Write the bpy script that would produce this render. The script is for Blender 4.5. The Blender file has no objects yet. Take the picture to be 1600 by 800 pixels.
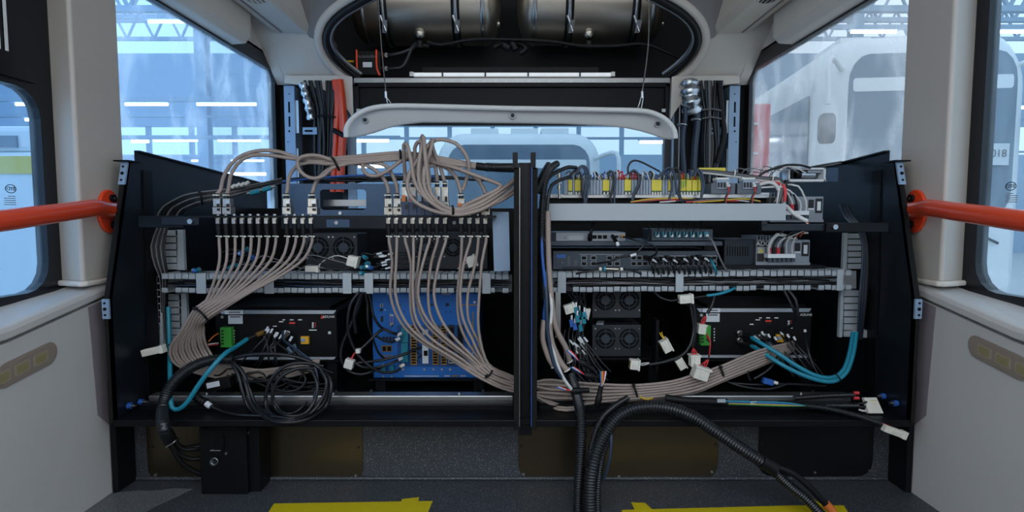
import bpy, bmesh, math, random
from mathutils import Vector as V, Matrix
random.seed(7)
SC = bpy.context.scene
C = SC.collection
# ------------------------------------------------------------------ camera
FPX, PITCH, CAM = 900.0, math.radians(4.0), V((0, 0, 0.77))
cd = bpy.data.cameras.new('camera'); cam = bpy.data.objects.new('camera', cd); C.objects.link(cam)
cd.sensor_width = 36.0; cd.lens = 36.0*FPX/1600.0; cd.clip_start = 0.02; cd.clip_end = 200
cam.location = CAM; cam.rotation_euler = (math.pi/2 - PITCH, 0, 0); SC.camera = cam
# ------------------------------------------------------------------ world, light, exposure
W = bpy.data.worlds.new('hall_daylight'); SC.world = W; W.use_nodes = True
W.node_tree.nodes['Background'].inputs[0].default_value = (0.84, 0.92, 1.0, 1)
W.node_tree.nodes['Background'].inputs[1].default_value = 1.0
SC.view_settings.view_transform = 'Standard'; SC.view_settings.look = 'None'
SC.view_settings.gamma = 1.0; SC.view_settings.use_curve_mapping = False
SC.view_settings.exposure = 1.6
# ------------------------------------------------------------------ helpers
sP, cP = math.sin(PITCH), math.cos(PITCH)
def P(px, py, Y):
    """pixel ray -> point on the vertical plane at distance Y"""
    v = (py-400.0)/FPX
    d = V(((px-800.0)/FPX, cP - v*sP, -sP - v*cP))
    return CAM + d*(Y/d.y)
def PX(px, py, x):
    """pixel ray -> point on the side plane at x"""
    v = (py-400.0)/FPX
    d = V(((px-800.0)/FPX, cP - v*sP, -sP - v*cP))
    return CAM + d*(x/d.x)
def PZ(px, py, z):
    v = (py-400.0)/FPX
    d = V(((px-800.0)/FPX, cP - v*sP, -sP - v*cP))
    return CAM + d*((z-CAM.z)/d.z)
def lin(c): return c/12.92 if c <= 0.04045 else ((c+0.055)/1.055)**2.4
def hexc(h): return tuple(lin(int(h[i:i+2], 16)/255.0) for i in (0, 2, 4)) + (1,)
MATS = {}
def mat(name, col, rough=0.5, metal=0.0, var=0.12, scale=30.0, bump=0.0, coat=0.0, emit=0.0):
    m = bpy.data.materials.new(name); m.use_nodes = True; nt = m.node_tree
    b = nt.nodes['Principled BSDF']; c = hexc(col) if isinstance(col, str) else tuple(col)+(1,)
    tc = nt.nodes.new('ShaderNodeTexCoord'); no = nt.nodes.new('ShaderNodeTexNoise')
    no.inputs['Scale'].default_value = scale; no.inputs['Detail'].default_value = 4
    nt.links.new(tc.outputs['Object'], no.inputs['Vector'])
    mx = nt.nodes.new('ShaderNodeMix'); mx.data_type = 'RGBA'
    mx.inputs[6].default_value = tuple(k*(1-var) for k in c[:3])+(1,)
    mx.inputs[7].default_value = tuple(min(1, k*(1+var)) for k in c[:3])+(1,)
    nt.links.new(no.outputs['Fac'], mx.inputs[0]); nt.links.new(mx.outputs[2], b.inputs['Base Color'])
    b.inputs['Roughness'].default_value = rough; b.inputs['Metallic'].default_value = metal
    b.inputs['Coat Weight'].default_value = coat
    if bump:
        bp = nt.nodes.new('ShaderNodeBump'); bp.inputs['Strength'].default_value = bump; bp.inputs['Distance'].default_value = 0.002
        nt.links.new(no.outputs['Fac'], bp.inputs['Height']); nt.links.new(bp.outputs['Normal'], b.inputs['Normal'])
    if emit:
        nt.links.new(mx.outputs[2], b.inputs['Emission Color']); b.inputs['Emission Strength'].default_value = emit
    MATS[name] = m; return m
class MB:
    def __init__(s): s.v = []; s.f = []; s.sm = []
    def add(s, vs, fs, smooth=False):
        o = len(s.v); s.v += [V(p) for p in vs]
        for f in fs: s.f.append([i+o for i in f]); s.sm.append(smooth)
        return s
    def hexa(s, p):     # 8 points: front quad (4, ccw from lower left) then back quad
        return s.add(p, [(0,1,2,3), (5,4,7,6), (4,0,3,7), (1,5,6,2), (3,2,6,7), (4,5,1,0)])
    def box(s, a, b):
        x0,x1 = sorted((a[0],b[0])); y0,y1 = sorted((a[1],b[1])); z0,z1 = sorted((a[2],b[2]))
        return s.hexa([(x0,y0,z0),(x1,y0,z0),(x1,y0,z1),(x0,y0,z1),(x0,y1,z0),(x1,y1,z0),(x1,y1,z1),(x0,y1,z1)])
    def pb(s, x0, y0, x1, y1, Y, d):   # box whose front face shows as this rectangle at distance Y, d deep
        a = P(x0, y1, Y); b = P(x1, y0, Y)
        return s.box((a.x, Y, a.z), (b.x, Y+d, b.z))
    def obox(s, c, ax, ay, az):        # oriented box from centre and three half vectors
        c, ax, ay, az = V(c), V(ax), V(ay), V(az)
        return s.hexa([c-ax-ay-az, c+ax-ay-az, c+ax-ay+az, c-ax-ay+az, c-ax+ay-az, c+ax+ay-az, c+ax+ay+az, c-ax+ay+az])
    def prism(s, poly, off):           # planar polygon extruded by a vector
        n = len(poly); off = V(off); a = [V(p) for p in poly]
        return s.add(a+[p+off for p in a], [tuple(range(n)), tuple(range(2*n-1, n-1, -1))] + [((i+1)%n, i, n+i, n+(i+1)%n) for i in range(n)])
    def ring(s, outer, inner, off):    # plate with a hole: equal point counts
        n = len(outer); off = V(off); o = [V(p) for p in outer]; i_ = [V(p) for p in inner]
        f = []
        for k in range(n):
            m = (k+1) % n
            f += [(k, m, n+m, n+k), (2*n+m, 2*n+k, 3*n+k, 3*n+m), (m, k, 2*n+k, 2*n+m), (n+k, n+m, 3*n+m, 3*n+k)]
        return s.add(o+i_+[p+off for p in o]+[p+off for p in i_], f)
    def sweep(s, pts, rad, n=8, caps=True):
        pts = [V(p) for p in pts]; N = len(pts); T = []
        for i in range(N):
            t = pts[min(i+1, N-1)]-pts[max(i-1, 0)]
            T.append(t.normalized() if t.length > 1e-9 else V((0,0,1)))
        u = T[0].orthogonal().normalized(); vs = []; fs = []
        for i in range(N):
            u = u - T[i]*u.dot(T[i]); u.normalize(); w = T[i].cross(u)
            r = rad[i] if isinstance(rad, (list, tuple)) else rad
            for k in range(n):
                a = 2*math.pi*k/n; vs.append(pts[i] + (u*math.cos(a)+w*math.sin(a))*r)
        for i in range(N-1):
            for k in range(n):
                m = (k+1) % n; fs.append((i*n+k, i*n+m, (i+1)*n+m, (i+1)*n+k))
        s.add(vs, fs, True)
        if caps:
            s.add(vs[:n], [tuple(range(n-1, -1, -1))]); s.add(vs[-n:], [tuple(range(n))])
        return s
    def cyl(s, a, b, r, n=16, r2=None): return s.sweep([a, b], [r, r if r2 is None else r2], n)
    def torus(s, c, ax, R, r, n=20, m=6):
        ax = V(ax).normalized(); u = ax.orthogonal().normalized(); w = ax.cross(u); c = V(c); vs = []; fs = []
        for i in range(n):
            a = 2*math.pi*i/n; d = u*math.cos(a)+w*math.sin(a)
            for j in range(m):
                b = 2*math.pi*j/m; vs.append(c + d*(R+r*math.cos(b)) + ax*(r*math.sin(b)))
        for i in range(n):
            for j in range(m):
                i2, j2 = (i+1) % n, (j+1) % m; fs.append((i*m+j, i2*m+j, i2*m+j2, i*m+j2))
        return s.add(vs, fs, True)
    def lathe(s, a, ax, prof, n=16):   # prof: list of (distance along ax, radius)
        ax = V(ax).normalized(); return s.sweep([V(a)+ax*d for d, r in prof], [max(r, 1e-4) for d, r in prof], n)
def smooth(pts, step=0.012):
    pts = [V(p) for p in pts]
    if len(pts) < 3:
        return pts
    out = []; n = len(pts)
    for i in range(n-1):
        p0 = pts[i-1] if i else pts[0]*2-pts[1]
        p1, p2 = pts[i], pts[i+1]
        p3 = pts[i+2] if i+2 < n else pts[-1]*2-pts[-2]
        k = max(2, int((p2-p1).length/step))
        for j in range(k):
            t = j/k; t2, t3 = t*t, t*t*t
            out.append(0.5*((2*p1) + (p2-p0)*t + (2*p0-5*p1+4*p2-p3)*t2 + (3*p1-p0-3*p2+p3)*t3))
    out.append(pts[-1]); return out
def resample(pts, step):
    out = [pts[0]]; acc = 0.0
    for a, b in zip(pts, pts[1:]):
        L = (b-a).length
        while acc + L >= step and L > 1e-9:
            a = a + (b-a)*((step-acc)/L); L = (b-a).length; out.append(a); acc = 0.0
        acc += L
    return out
def tubemb(pts, r, n=8, step=0.014): return MB().sweep(smooth(pts, step), r, n)
def corrmb(pts, r, pitch=0.0065, n=12):
    q = resample(smooth(pts, 0.006), pitch/4); rr = [r if (i % 4) < 2 else r*0.76 for i in range(len(q))]
    return MB().sweep(q, rr, n)
WO = {}     # world origin of every object made
def tag(o, label=None, cat=None, group=None, kind=None):
    if label: o['label'] = label
    if cat: o['category'] = cat
    if group: o['group'] = group
    if kind: o['kind'] = kind
    return o
def ob(name, mb, m, parent=None, label=None, cat=None, group=None, kind=None, bevel=0.0, seg=2):
    if isinstance(mb, MB):
        lo = V([min(p[i] for p in mb.v) for i in range(3)]); hi = V([max(p[i] for p in mb.v) for i in range(3)])
        org = V(((lo.x+hi.x)/2, (lo.y+hi.y)/2, lo.z))
        me = bpy.data.meshes.new(name); me.from_pydata([p-org for p in mb.v], [], mb.f)
        me.polygons.foreach_set('use_smooth', mb.sm)
        bm = bmesh.new(); bm.from_mesh(me); bmesh.ops.recalc_face_normals(bm, faces=bm.faces); bm.to_mesh(me); bm.free()
        me.materials.append(MATS[m]); me.update()
    else:
        me, org = mb          # shared mesh, world origin
    o = bpy.data.objects.new(name, me); C.objects.link(o); WO[o] = org
    if parent is not None:
        o.parent = parent; o.location = org - WO[parent]
    else: o.location = org
    if bevel:
        b = o.modifiers.new('bevel', 'BEVEL'); b.width = bevel; b.segments = seg; b.limit_method = 'ANGLE'; b.angle_limit = math.radians(40)
    return tag(o, label, cat, group, kind)
def thing(name, base, label, cat, group=None, kind=None):
    o = bpy.data.objects.new(name, None); o.empty_display_size = 0.02; C.objects.link(o)
    o.location = base; WO[o] = V(base); return tag(o, label, cat, group, kind)
def struct(name, mb, m, **k): return ob(name, mb, m, kind='structure', **k)
def again(o, at, parent):      # copy a part (shared mesh) to a new world place
    c = o.copy(); C.objects.link(c); WO[c] = V(at); c.parent = parent; c.location = V(at)-WO[parent]; return c
def text(body, at, size, m, parent, xdir=(1,0,0), up=(0,0,1), name='lettering', ext=0.0004):
    cu = bpy.data.curves.new(name, 'FONT'); cu.body = body; cu.size = size; cu.align_x = 'CENTER'; cu.align_y = 'CENTER'; cu.extrude = ext
    t = bpy.data.objects.new('t', cu); C.objects.link(t)
    me = bpy.data.meshes.new_from_object(t.evaluated_get(bpy.context.evaluated_depsgraph_get()))
    bpy.data.objects.remove(t); bpy.data.curves.remove(cu)
    X, U = V(xdir).normalized(), V(up).normalized(); N = X.cross(U)
    R = Matrix((X, U, N)).transposed(); me.transform(R.to_4x4()); me.materials.clear(); me.materials.append(MATS[m])
    return ob(name, (me, V(at)), m, parent)
def rrect(x0, y0, x1, y1, r, k=5):    # rounded rectangle, ccw 2D points
    out = []
    for cx, cy, a0 in ((x1-r, y0+r, -90), (x1-r, y1-r, 0), (x0+r, y1-r, 90), (x0+r, y0+r, 180)):
        for i in range(k):
            a = math.radians(a0 + 90*i/(k-1)); out.append((cx+r*math.cos(a), cy+r*math.sin(a)))
    return out
ORD = ['first','second','third','fourth','fifth','sixth','seventh','eighth','ninth','tenth','eleventh','twelfth','thirteenth','fourteenth','fifteenth','sixteenth','seventeenth','eighteenth']
def pp(l, Y=None):
    out = []
    for q in l:
        y = q[2] if len(q) == 3 else Y; p = P(q[0], q[1], y)
        if y > 1.507 and 0.19 < p.z < 0.235: p = PZ(q[0], q[1], 0.235)   # rest on the cabinet shelf
        out.append(p)
    return out
def lerp(a, b, t): return a+(b-a)*t
# ------------------------------------------------------------------ materials
mat('beige', 'd8d0c6', 0.55, scale=6, var=0.04)
mat('beige_warm', 'dccfbd', 0.5, scale=6, var=0.05)  # warm light on the right air duct put into its colour
mat('pillar_beige', 'bdb6ae', 0.5, scale=6, var=0.04)
mat('wall_white', 'c3c1bf', 0.5, scale=4, var=0.05)
mat('grey_panel', '8d8a8a', 0.8, scale=300, var=0.15, bump=0.15)
mat('mauve', '8b8289', 0.55, var=0.05)
mat('seal', '0b0b0c', 0.45)
mat('frame_black', '0c1018', 0.3, var=0.2)
mat('black_metal', '0f1114', 0.42, 0.2, var=0.2, scale=12)
mat('panel_black', '1a2129', 0.38, 0.4, var=0.15, scale=8)
mat('box_black', '0d0e10', 0.45, 0.2, var=0.15)
mat('void', '08090a', 0.8)
mat('hatch_dark', '17181a', 0.7)
mat('cover_white', 'e9e9e8', 0.5, var=0.03, scale=5)
mat('led_lit', 'eef2f6', 0.4, emit=0.12)  # white hatch strip with a faint glow added
mat('felt', '1a1917', 0.95, var=0.7, scale=400, bump=0.6)
mat('rubber', '101113', 0.5, var=0.15)
mat('conduit', '1a1e22', 0.28, var=0.15)
mat('wire_black', '131519', 0.42, var=0.15)
mat('wire_dark_blue', '26364a', 0.4)
mat('wire_blue', '2a5ba8', 0.4)
mat('wire_grey', '6a6a6c', 0.45)
mat('wire_red', 'c5343a', 0.45)
mat('wire_white', 'c9c9c6', 0.5)
mat('wire_yellow', 'c9a52a', 0.5)
mat('wire_green', '2c7f4a', 0.5)
mat('wire_orange', 'c96a2c', 0.5)
mat('coax', '94857d', 0.5, var=0.06, scale=20)
mat('teal', '1b7f96', 0.4, var=0.06)
mat('teal_plug', '14768a', 0.4)
mat('steel', 'b9bcbe', 0.3, 1.0, var=0.15)
mat('nickel', 'b0aaa0', 0.3, 1.0, var=0.4, scale=160)
mat('tank_steel', 'c4bcb0', 0.4, 1.0, var=0.1, scale=4)
mat('bracket_blue', '8fa6bf', 0.45, 0.3, var=0.1)
mat('plate_blue', '4c6480', 0.42, 0.35, var=0.08)
mat('alu', 'a9aaaa', 0.34, 0.9, var=0.1)
mat('duct_grey', '9aa1a6', 0.5, var=0.05)
mat('cover_grey', 'a3aab0', 0.5, var=0.03, scale=4)
mat('case_grey', '8b8f95', 0.42, 0.5, var=0.06)
mat('case_dark', '3a434d', 0.45, 0.3, var=0.08)
mat('connector_white', 'd6d3c8', 0.4, var=0.05)
mat('label_white', 'd2d6da', 0.6, var=0.03)
mat('orange_red', 'e2441c', 0.35, var=0.04, coat=0.3)
mat('blue_case', '1f66b5', 0.4, 0.2, var=0.1, scale=5)
mat('gold', 'a98243', 0.4, 0.7)
mat('ink', '15161a', 0.6)
mat('light_ink', 'd8d8d8', 0.5)
mat('red_ink', 'd03a30', 0.5)
mat('green_block', '3f9a3a', 0.4, var=0.08)
mat('yellow_block', 'd2c13a', 0.45, var=0.06)
mat('terminal_grey', '8b97a6', 0.5, var=0.08)
mat('vga_blue', '3f4fb0', 0.4)
mat('rj_yellow', 'e0a52a', 0.4)
mat('bronze_plate', '5c5242', 0.28, 0.9, var=0.12, scale=3)
mat('dark_plate', '1b1e22', 0.35, 0.6, var=0.1, scale=3)
mat('tape', 'c9b413', 0.45, var=0.12, scale=40)
mat('plate_taupe', '8d8176', 0.55, var=0.06)
mat('socket_tan', '8f855f', 0.5)
mat('red_paint', 'd8404c', 0.5, var=0.05)
mat('bus_white', 'dfe3e4', 0.35, var=0.03, scale=2)
mat('bus_glass', '5f7486', 0.12, 0.0, var=0.15, scale=2, coat=0.5)
mat('hall_blue', '9db4c8', 0.7, var=0.15, scale=0.5)
mat('hall_floor', 'b9bcbd', 0.4, var=0.1, scale=0.5)
mat('truss', '8fa5b8', 0.5, var=0.1)
mat('tube_light', 'ffffff', 0.5, var=0.0, emit=6.0)
mat('yellow_paint', 'd8c043', 0.5)
mat('led_white', 'e6e8ea', 0.4)
mat('foil', 'c2cad0', 0.25, 0.9, var=0.4, scale=60, bump=0.8)
for k_ in ('box_black', 'black_metal', 'felt', 'rubber', 'void'): MATS[k_].node_tree.nodes['Principled BSDF'].inputs['Specular IOR Level'].default_value = 0.25
def vinyl(name, a, b):
    m = bpy.data.materials.new(name); m.use_nodes = True; nt = m.node_tree; p = nt.nodes['Principled BSDF']
    tc = nt.nodes.new('ShaderNodeTexCoord'); vo = nt.nodes.new('ShaderNodeTexVoronoi'); vo.inputs['Scale'].default_value = 190
    rp = nt.nodes.new('ShaderNodeValToRGB'); e = rp.color_ramp.elements
    e[0].position = 0.15; e[0].color = hexc(b); e[1].position = 0.24; e[1].color = hexc(a)
    no = nt.nodes.new('ShaderNodeTexNoise'); no.inputs['Scale'].default_value = 260; no.inputs['Detail'].default_value = 3
    mx = nt.nodes.new('ShaderNodeMix'); mx.data_type = 'RGBA'; mx.blend_type = 'MULTIPLY'; mx.inputs[0].default_value = 0.45
    nt.links.new(tc.outputs['Object'], vo.inputs['Vector']); nt.links.new(vo.outputs['Distance'], rp.inputs['Fac'])
    nt.links.new(tc.outputs['Object'], no.inputs['Vector']); nt.links.new(rp.outputs['Color'], mx.inputs[6]); nt.links.new(no.outputs['Fac'], mx.inputs[7])
    nt.links.new(mx.outputs[2], p.inputs['Base Color']); p.inputs['Roughness'].default_value = 0.45
    MATS[name] = m
vinyl('vinyl', '42464c', 'a4abb3')
def glass(name, tint, dirt, dots=False, amount=0.35):
    m = bpy.data.materials.new(name); m.use_nodes = True; nt = m.node_tree; N = nt.nodes; L = nt.links
    N.remove(N['Principled BSDF']); out = N['Material Output']
    tr = N.new('ShaderNodeBsdfTransparent'); tr.inputs[0].default_value = tint+(1,)
    gl = N.new('ShaderNodeBsdfGlossy'); gl.inputs['Roughness'].default_value = 0.03
    fr = N.new('ShaderNodeFresnel'); fr.inputs['IOR'].default_value = 1.12
    m1 = N.new('ShaderNodeMixShader'); fm = N.new('ShaderNodeMath'); fm.operation = 'MULTIPLY'; fm.inputs[1].default_value = 0.3; L.new(fr.outputs[0], fm.inputs[0]); L.new(fm.outputs[0], m1.inputs[0]); L.new(tr.outputs[0], m1.inputs[1]); L.new(gl.outputs[0], m1.inputs[2])
    tc = N.new('ShaderNodeTexCoord'); mp = N.new('ShaderNodeMapping'); mp.inputs['Scale'].default_value = (1, 1.5, 0.8)
    no = N.new('ShaderNodeTexNoise'); no.inputs['Scale'].default_value = 5; no.inputs['Detail'].default_value = 10; no.inputs['Distortion'].default_value = 0.6
    rp = N.new('ShaderNodeValToRGB'); rp.color_ramp.elements[0].position = 0.45; rp.color_ramp.elements[1].position = 0.8
    rp.color_ramp.elements[1].color = (amount,)*3+(1,)
    rp.color_ramp.elements[0].color = (amount*0.25,)*3+(1,)
    L.new(tc.outputs['Object'], mp.inputs[0]); L.new(mp.outputs[0], no.inputs['Vector']); L.new(no.outputs['Fac'], rp.inputs[0])
    tl = N.new('ShaderNodeBsdfTranslucent'); tl.inputs[0].default_value = dirt+(1,)
    m2 = N.new('ShaderNodeMixShader'); L.new(rp.outputs['Color'], m2.inputs[0]); L.new(m1.outputs[0], m2.inputs[1]); L.new(tl.outputs[0], m2.inputs[2])
    last = m2
    if dots:      # perforated film: a fine grid of dots
        vo = N.new('ShaderNodeTexVoronoi'); vo.inputs['Scale'].default_value = 220; vo.inputs['Randomness'].default_value = 0.0
        L.new(tc.outputs['Object'], vo.inputs['Vector'])
        lt = N.new('ShaderNodeMath'); lt.operation = 'LESS_THAN'; lt.inputs[1].default_value = 0.38; L.new(vo.outputs['Distance'], lt.inputs[0])
        sx = N.new('ShaderNodeSeparateXYZ'); L.new(tc.outputs['Object'], sx.inputs[0])
        lz = N.new('ShaderNodeMath'); lz.operation = 'LESS_THAN'; lz.inputs[1].default_value = dots; L.new(sx.outputs['Z'], lz.inputs[0])
        mu = N.new('ShaderNodeMath'); mu.operation = 'MULTIPLY'; L.new(lt.outputs[0], mu.inputs[0]); L.new(lz.outputs[0], mu.inputs[1])
        df = N.new('ShaderNodeBsdfTranslucent'); df.inputs[0].default_value = (0.75, 0.8, 0.84, 1)
        m3 = N.new('ShaderNodeMixShader'); L.new(mu.outputs[0], m3.inputs[0]); L.new(last.outputs[0], m3.inputs[1]); L.new(df.outputs[0], m3.inputs[2]); last = m3
    L.new(last.outputs[0], out.inputs[0]); MATS[name] = m
glass('pane_blue', (0.46, 0.61, 0.76), (0.74, 0.84, 0.95), amount=0.42)  # blue light of the left side put into the glass tint
glass('pane_clear', (0.55, 0.59, 0.62), (0.72, 0.75, 0.78), amount=0.36)
glass('pane_rear', (0.46, 0.55, 0.62), (0.6, 0.74, 0.86), amount=0.1)
glass('pane_dots', (0.52, 0.60, 0.66), (0.6, 0.74, 0.86), dots=0.21, amount=0.12)
glass('pane_dots_blue', (0.42, 0.56, 0.70), (0.6, 0.74, 0.86), dots=0.21, amount=0.12)  # bluer left copy, tinted to throw blue light on the right wall
mat('film', 'b9bdc2', 0.12, var=0.2, scale=15, bump=0.4); MATS['film'].node_tree.nodes['Principled BSDF'].inputs['Alpha'].default_value = 0.2
# ================================================================== THE SETTING: rear of the bus
YR = 3.0                       # rear wall distance
XW, XL = 1.20, 1.115           # side wall plane, lower lining plane
HZ = 2.05                      # flat ceiling height
# floor and bench base
struct('floor', MB().box((-1.35, -1.1, -0.03), (1.35, 3.1, 0.0)), 'vinyl')
struct('wall_front', MB().box((-1.3, -1.05, 0.0), (1.3, -1.0, 1.25)), 'beige')  # unseen half wall added behind the camera to block low front light
wb = struct('wall_back', MB().box((-1.115, 1.635, 0.0), (1.115, 1.67, 0.214)), 'vinyl')
struct('trim_3', tubemb([(-1.095, 1.632, 0.005), (0, 1.632, 0.005), (1.095, 1.632, 0.005)], 0.006, 8, 0.3), 'vinyl')
def yz(s, x, l): return [(s*x, a, b) for a, b in l]
for s, side in ((-1, 'left'), (1, 'right')):
    # lower lining, ledge and pillar: one moulded wall
    wl = struct('wall_'+side, MB().prism(yz(s, XL, [(-1.0, 0), (1.64, 0), (1.64, 0.556), (1.59, 0.548), (1.26, 0.49), (0.9, 0.46), (-1.0, 0.46)]), (s*0.1, 0, 0)), 'wall_white')
    sec = []
    for Y, zs, zo, zi in ((0.2, 0.463, 0.50, 0.545), (0.9, 0.463, 0.50, 0.545), (1.26, 0.494, 0.53, 0.556), (1.59, 0.552, 0.588, 0.588), (1.66, 0.56, 0.60, 0.60)):
        sec.append([(s*1.122, Y, zs), (s*1.108, Y, zs+0.006), (s*1.108, Y, zo-0.014), (s*1.113, Y, zo-0.004), (s*1.125, Y, zo), (s*1.23, Y, zi), (s*1.23, Y, zs)])
    n = 7; vs = [p for q in sec for p in q]; fs = []
    for i in range(len(sec)-1):
        for k in range(n): m = (k+1) % n; fs.append((i*n+k, i*n+m, (i+1)*n+m, (i+1)*n+k))
    fs += [tuple(range(n)), tuple(range((len(sec)-1)*n, len(sec)*n))]
    ob('ledge', MB().add(vs, fs), 'wall_white', wl, bevel=0.003)
    pil = [(s*1.215, 1.535), (s*1.125, 1.495), (s*1.118, 1.50), (s*1.118, 1.672), (s*1.215, 1.70)]
    ob('pillar', MB().prism([(x, y, 0.598) for x, y in pil], (0, 0, 1.5)), 'pillar_beige', wl, bevel=0.012, seg=3)
    col = [(s*1.222, 1.522), (s*1.122, 1.483), (s*1.108, 1.495), (s*1.108, 1.68), (s*1.222, 1.70)]
    ob('pillar_collar', MB().prism([(x, y, 0.585) for x, y in col], (0, 0, 0.014)), 'beige', wl, bevel=0.005)
    ob('lining_strip', MB().prism(yz(s, XL-0.002, [(1.50, 0.53), (1.60, 0.548), (1.60, 0.165), (1.555, 0.195), (1.515, 0.235)]), (s*0.004, 0, 0)), 'mauve', wl)
    # upper lining above the windows and behind the rear pillar
    ob('upper_lining', MB().box((s*1.20, 0.2, 1.62), (s*1.25, 1.6, HZ+0.03)), 'beige', wl)
    ob('upper_lining', MB().box((s*1.20, 1.6, 1.555), (s*1.25, 3.05, HZ+0.03)), 'beige', wl)
    ob('rear_lining', MB().box((s*1.21, 1.64, 0.0), (s*1.25, 3.05, 0.72)), 'box_black', wl)
    # corner trim standing at the foot of the wall
    struct('trim_%d' % (1 if s < 0 else 2), MB().prism([(s*1.112, 1.552, 0), (s*1.099, 1.552, 0), (s*1.096, 1.558, 0), (s*1.096, 1.634, 0), (s*1.112, 1.634, 0)], (0, 0, 0.32)), 'black_metal', bevel=0.004)
    # front side window: black frame, pane
    top = 1.085 if s < 0 else 1.60
    fr = struct('window_%d' % (1 if s < 0 else 5), MB().ring(yz(s, XW, rrect(0.2, 0.545, 1.54, 1.64, 0.02)), yz(s, XW, rrect(0.3, 0.578, 1.487, top, 0.07)), (s*0.03, 0, 0)), 'frame_black')
    ob('pane', MB().prism(yz(s, XW+0.015, [(0.28, 0.57), (1.50, 0.57), (1.50, top+0.01), (0.28, top+0.01)]), (s*0.004, 0, 0)), 'pane_dots_blue' if s < 0 else 'pane_dots', fr)
    # maker's mark on the pane: oval ring, letters, fine lines
    mk = PX(17 if s < 0 else 1579, 295 if s < 0 else 291, s*1.198); xd = (0, -s, 0)
    ov = [(mk.x, mk.y+0.0155*math.cos(a), mk.z+0.0105*math.sin(a)) for a in [i*math.pi/12 for i in range(24)]]
    iv = [(mk.x, mk.y+0.0138*math.cos(a), mk.z+0.0088*math.sin(a)) for a in [i*math.pi/12 for i in range(24)]]
    mkr = ob('maker_mark', MB().ring(ov, iv, (s*0.0008, 0, 0)), 'ink', fr)
    text('BYD', (mk.x, mk.y, mk.z), 0.0125, 'ink', mkr, (0, -1, 0) if s < 0 else (0, 1, 0))
    for k in range(5):
        ob('print_line', MB().box((mk.x, mk.y-0.02+(0.012 if k == 0 else 0), mk.z-0.0185-k*0.005), (mk.x+s*0.0008, mk.y+0.012, mk.z-0.0170-k*0.005)), 'wire_grey', mkr)
    if s < 0:
        st = struct('trim_4', MB().box((-1.198, 1.20, 1.10), (-1.19, 1.47, 1.115)), 'frame_black')
        for pa, pb_ in ((1, 4), (11, 16)):
            ya, yb2 = PX(pa, 40, -1.19).y, PX(pb_, 40, -1.19).y
            ob('slat', MB().box((-1.198, ya, 1.16), (-1.197, yb2, 1.6)), 'led_white', st)
    # rear side window
    hole = rrect(1.60, 0.60, 2.965, 1.492, 0.05)
    fr = struct('window_%d' % (2 if s < 0 else 4), MB().ring(yz(s, XW, rrect(1.56, 0.56, 3.02, 1.565, 0.03)), yz(s, XW, hole), (s*0.03, 0, 0)), 'frame_black')
    ob('pane', MB().prism(yz(s, XW+0.015, [(1.58, 0.58), (2.99, 0.58), (2.99, 1.52), (1.58, 1.52)]), (s*0.004, 0, 0)), 'pane_blue' if s < 0 else 'pane_clear', fr)
    # overhead: cove box along the wall and air duct with round vent
    cv = struct('trim_%d' % (5 if s < 0 else 6), MB().prism([(s*1.21, 0.4, 1.50), (s*1.15, 0.4, 1.505), (s*1.12, 0.4, 1.535), (s*1.12, 0.4, 1.70), (s*1.21, 0.4, 1.70)], (0, 2.13, 0)), 'beige', bevel=0.008)
    ob('end_cap', MB().prism([(s*1.205, 2.53, 1.508), (s*1.152, 2.53, 1.512), (s*1.126, 2.53, 1.54), (s*1.126, 2.53, 1.69), (s*1.205, 2.53, 1.69)], (0, 0.02, 0)), 'beige', cv, bevel=0.004)
    ad = thing('air_duct', (s*1.02, 2.4, 1.62), ('left' if s < 0 else 'right')+' overhead beige air duct with a round vent above the side window', 'air duct', 'overhead air ducts')
    ob('housing', MB().prism([(s*1.13, 0.4, 1.66), (s*1.105, 0.4, 1.622), (s*0.955, 0.4, 1.615), (s*0.935, 0.4, 1.64), (s*0.925, 0.4, 1.95), (s*1.13, 0.4, 1.95)], (0, 2.36, 0)), 'beige_warm' if s > 0 else 'beige', ad, bevel=0.01, seg=3)
    ob('seam', MB().box((s*1.07, 0.4, 1.615), (s*1.067, 2.74, 1.621)), 'mauve', ad)
    vc = V((s*1.005, 2.33, 1.616))
    vt = ob('vent', MB().torus(vc, (0, 0, 1), 0.036, 0.005, 24), 'beige', ad)
    ob('vent_well', MB().cyl(vc+V((0, 0, -0.001)), vc+V((0, 0, 0.006)), 0.034, 20), 'seal', vt)
    for k in range(3):
        ob('vent_fin', MB().obox(vc+V(((k-1)*0.018, 0, -0.002)), (0.004, 0, 0.003), (0, 0.029-abs(k-1)*0.006, 0), (0, 0, 0.0015)), 'beige', vt)
# flat ceiling and the sloping rear shell with its hatch opening
struct('ceiling', MB().box((-1.25, 0.0, HZ), (1.25, 2.2, HZ+0.03)), 'beige')
nsl = V((0, 0.757, 1.0)).normalized()      # plane: z = 1.475 + 0.757*(2.95 - Y)
def SL(px, py):
    v = (py-400.0)/FPX; d = V(((px-800.0)/FPX, cP - v*sP, -sP - v*cP)); p0 = V((0, 2.95, 1.475))
    return CAM + d*((p0-CAM).dot(nsl)/d.dot(nsl))
half = [(560,121),(540,106),(522,88),(513,72),(510,58),(513,44),(522,30),(538,16),(560,3),(590,-12),(640,-28),(720,-34),(800,-35)]
hole = half + [(1600-x, y) for x, y in half[-2::-1]]
n = len(hole)
def grow(pts, k, bot): # pixels pushed outwards from the opening
    out = []
    for i, (x, y) in enumerate(pts):
        a = pts[max(i-1, 0)]; b = pts[min(i+1, len(pts)-1)]; t = V((b[0]-a[0], b[1]-a[1])).normalized()
        out.append((x+t.y*k, min(y-t.x*k*1.0, bot)))
    return out
def side_of(pts):
    return pts
hp = [SL(*q) for q in hole]
outer = []
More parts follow.
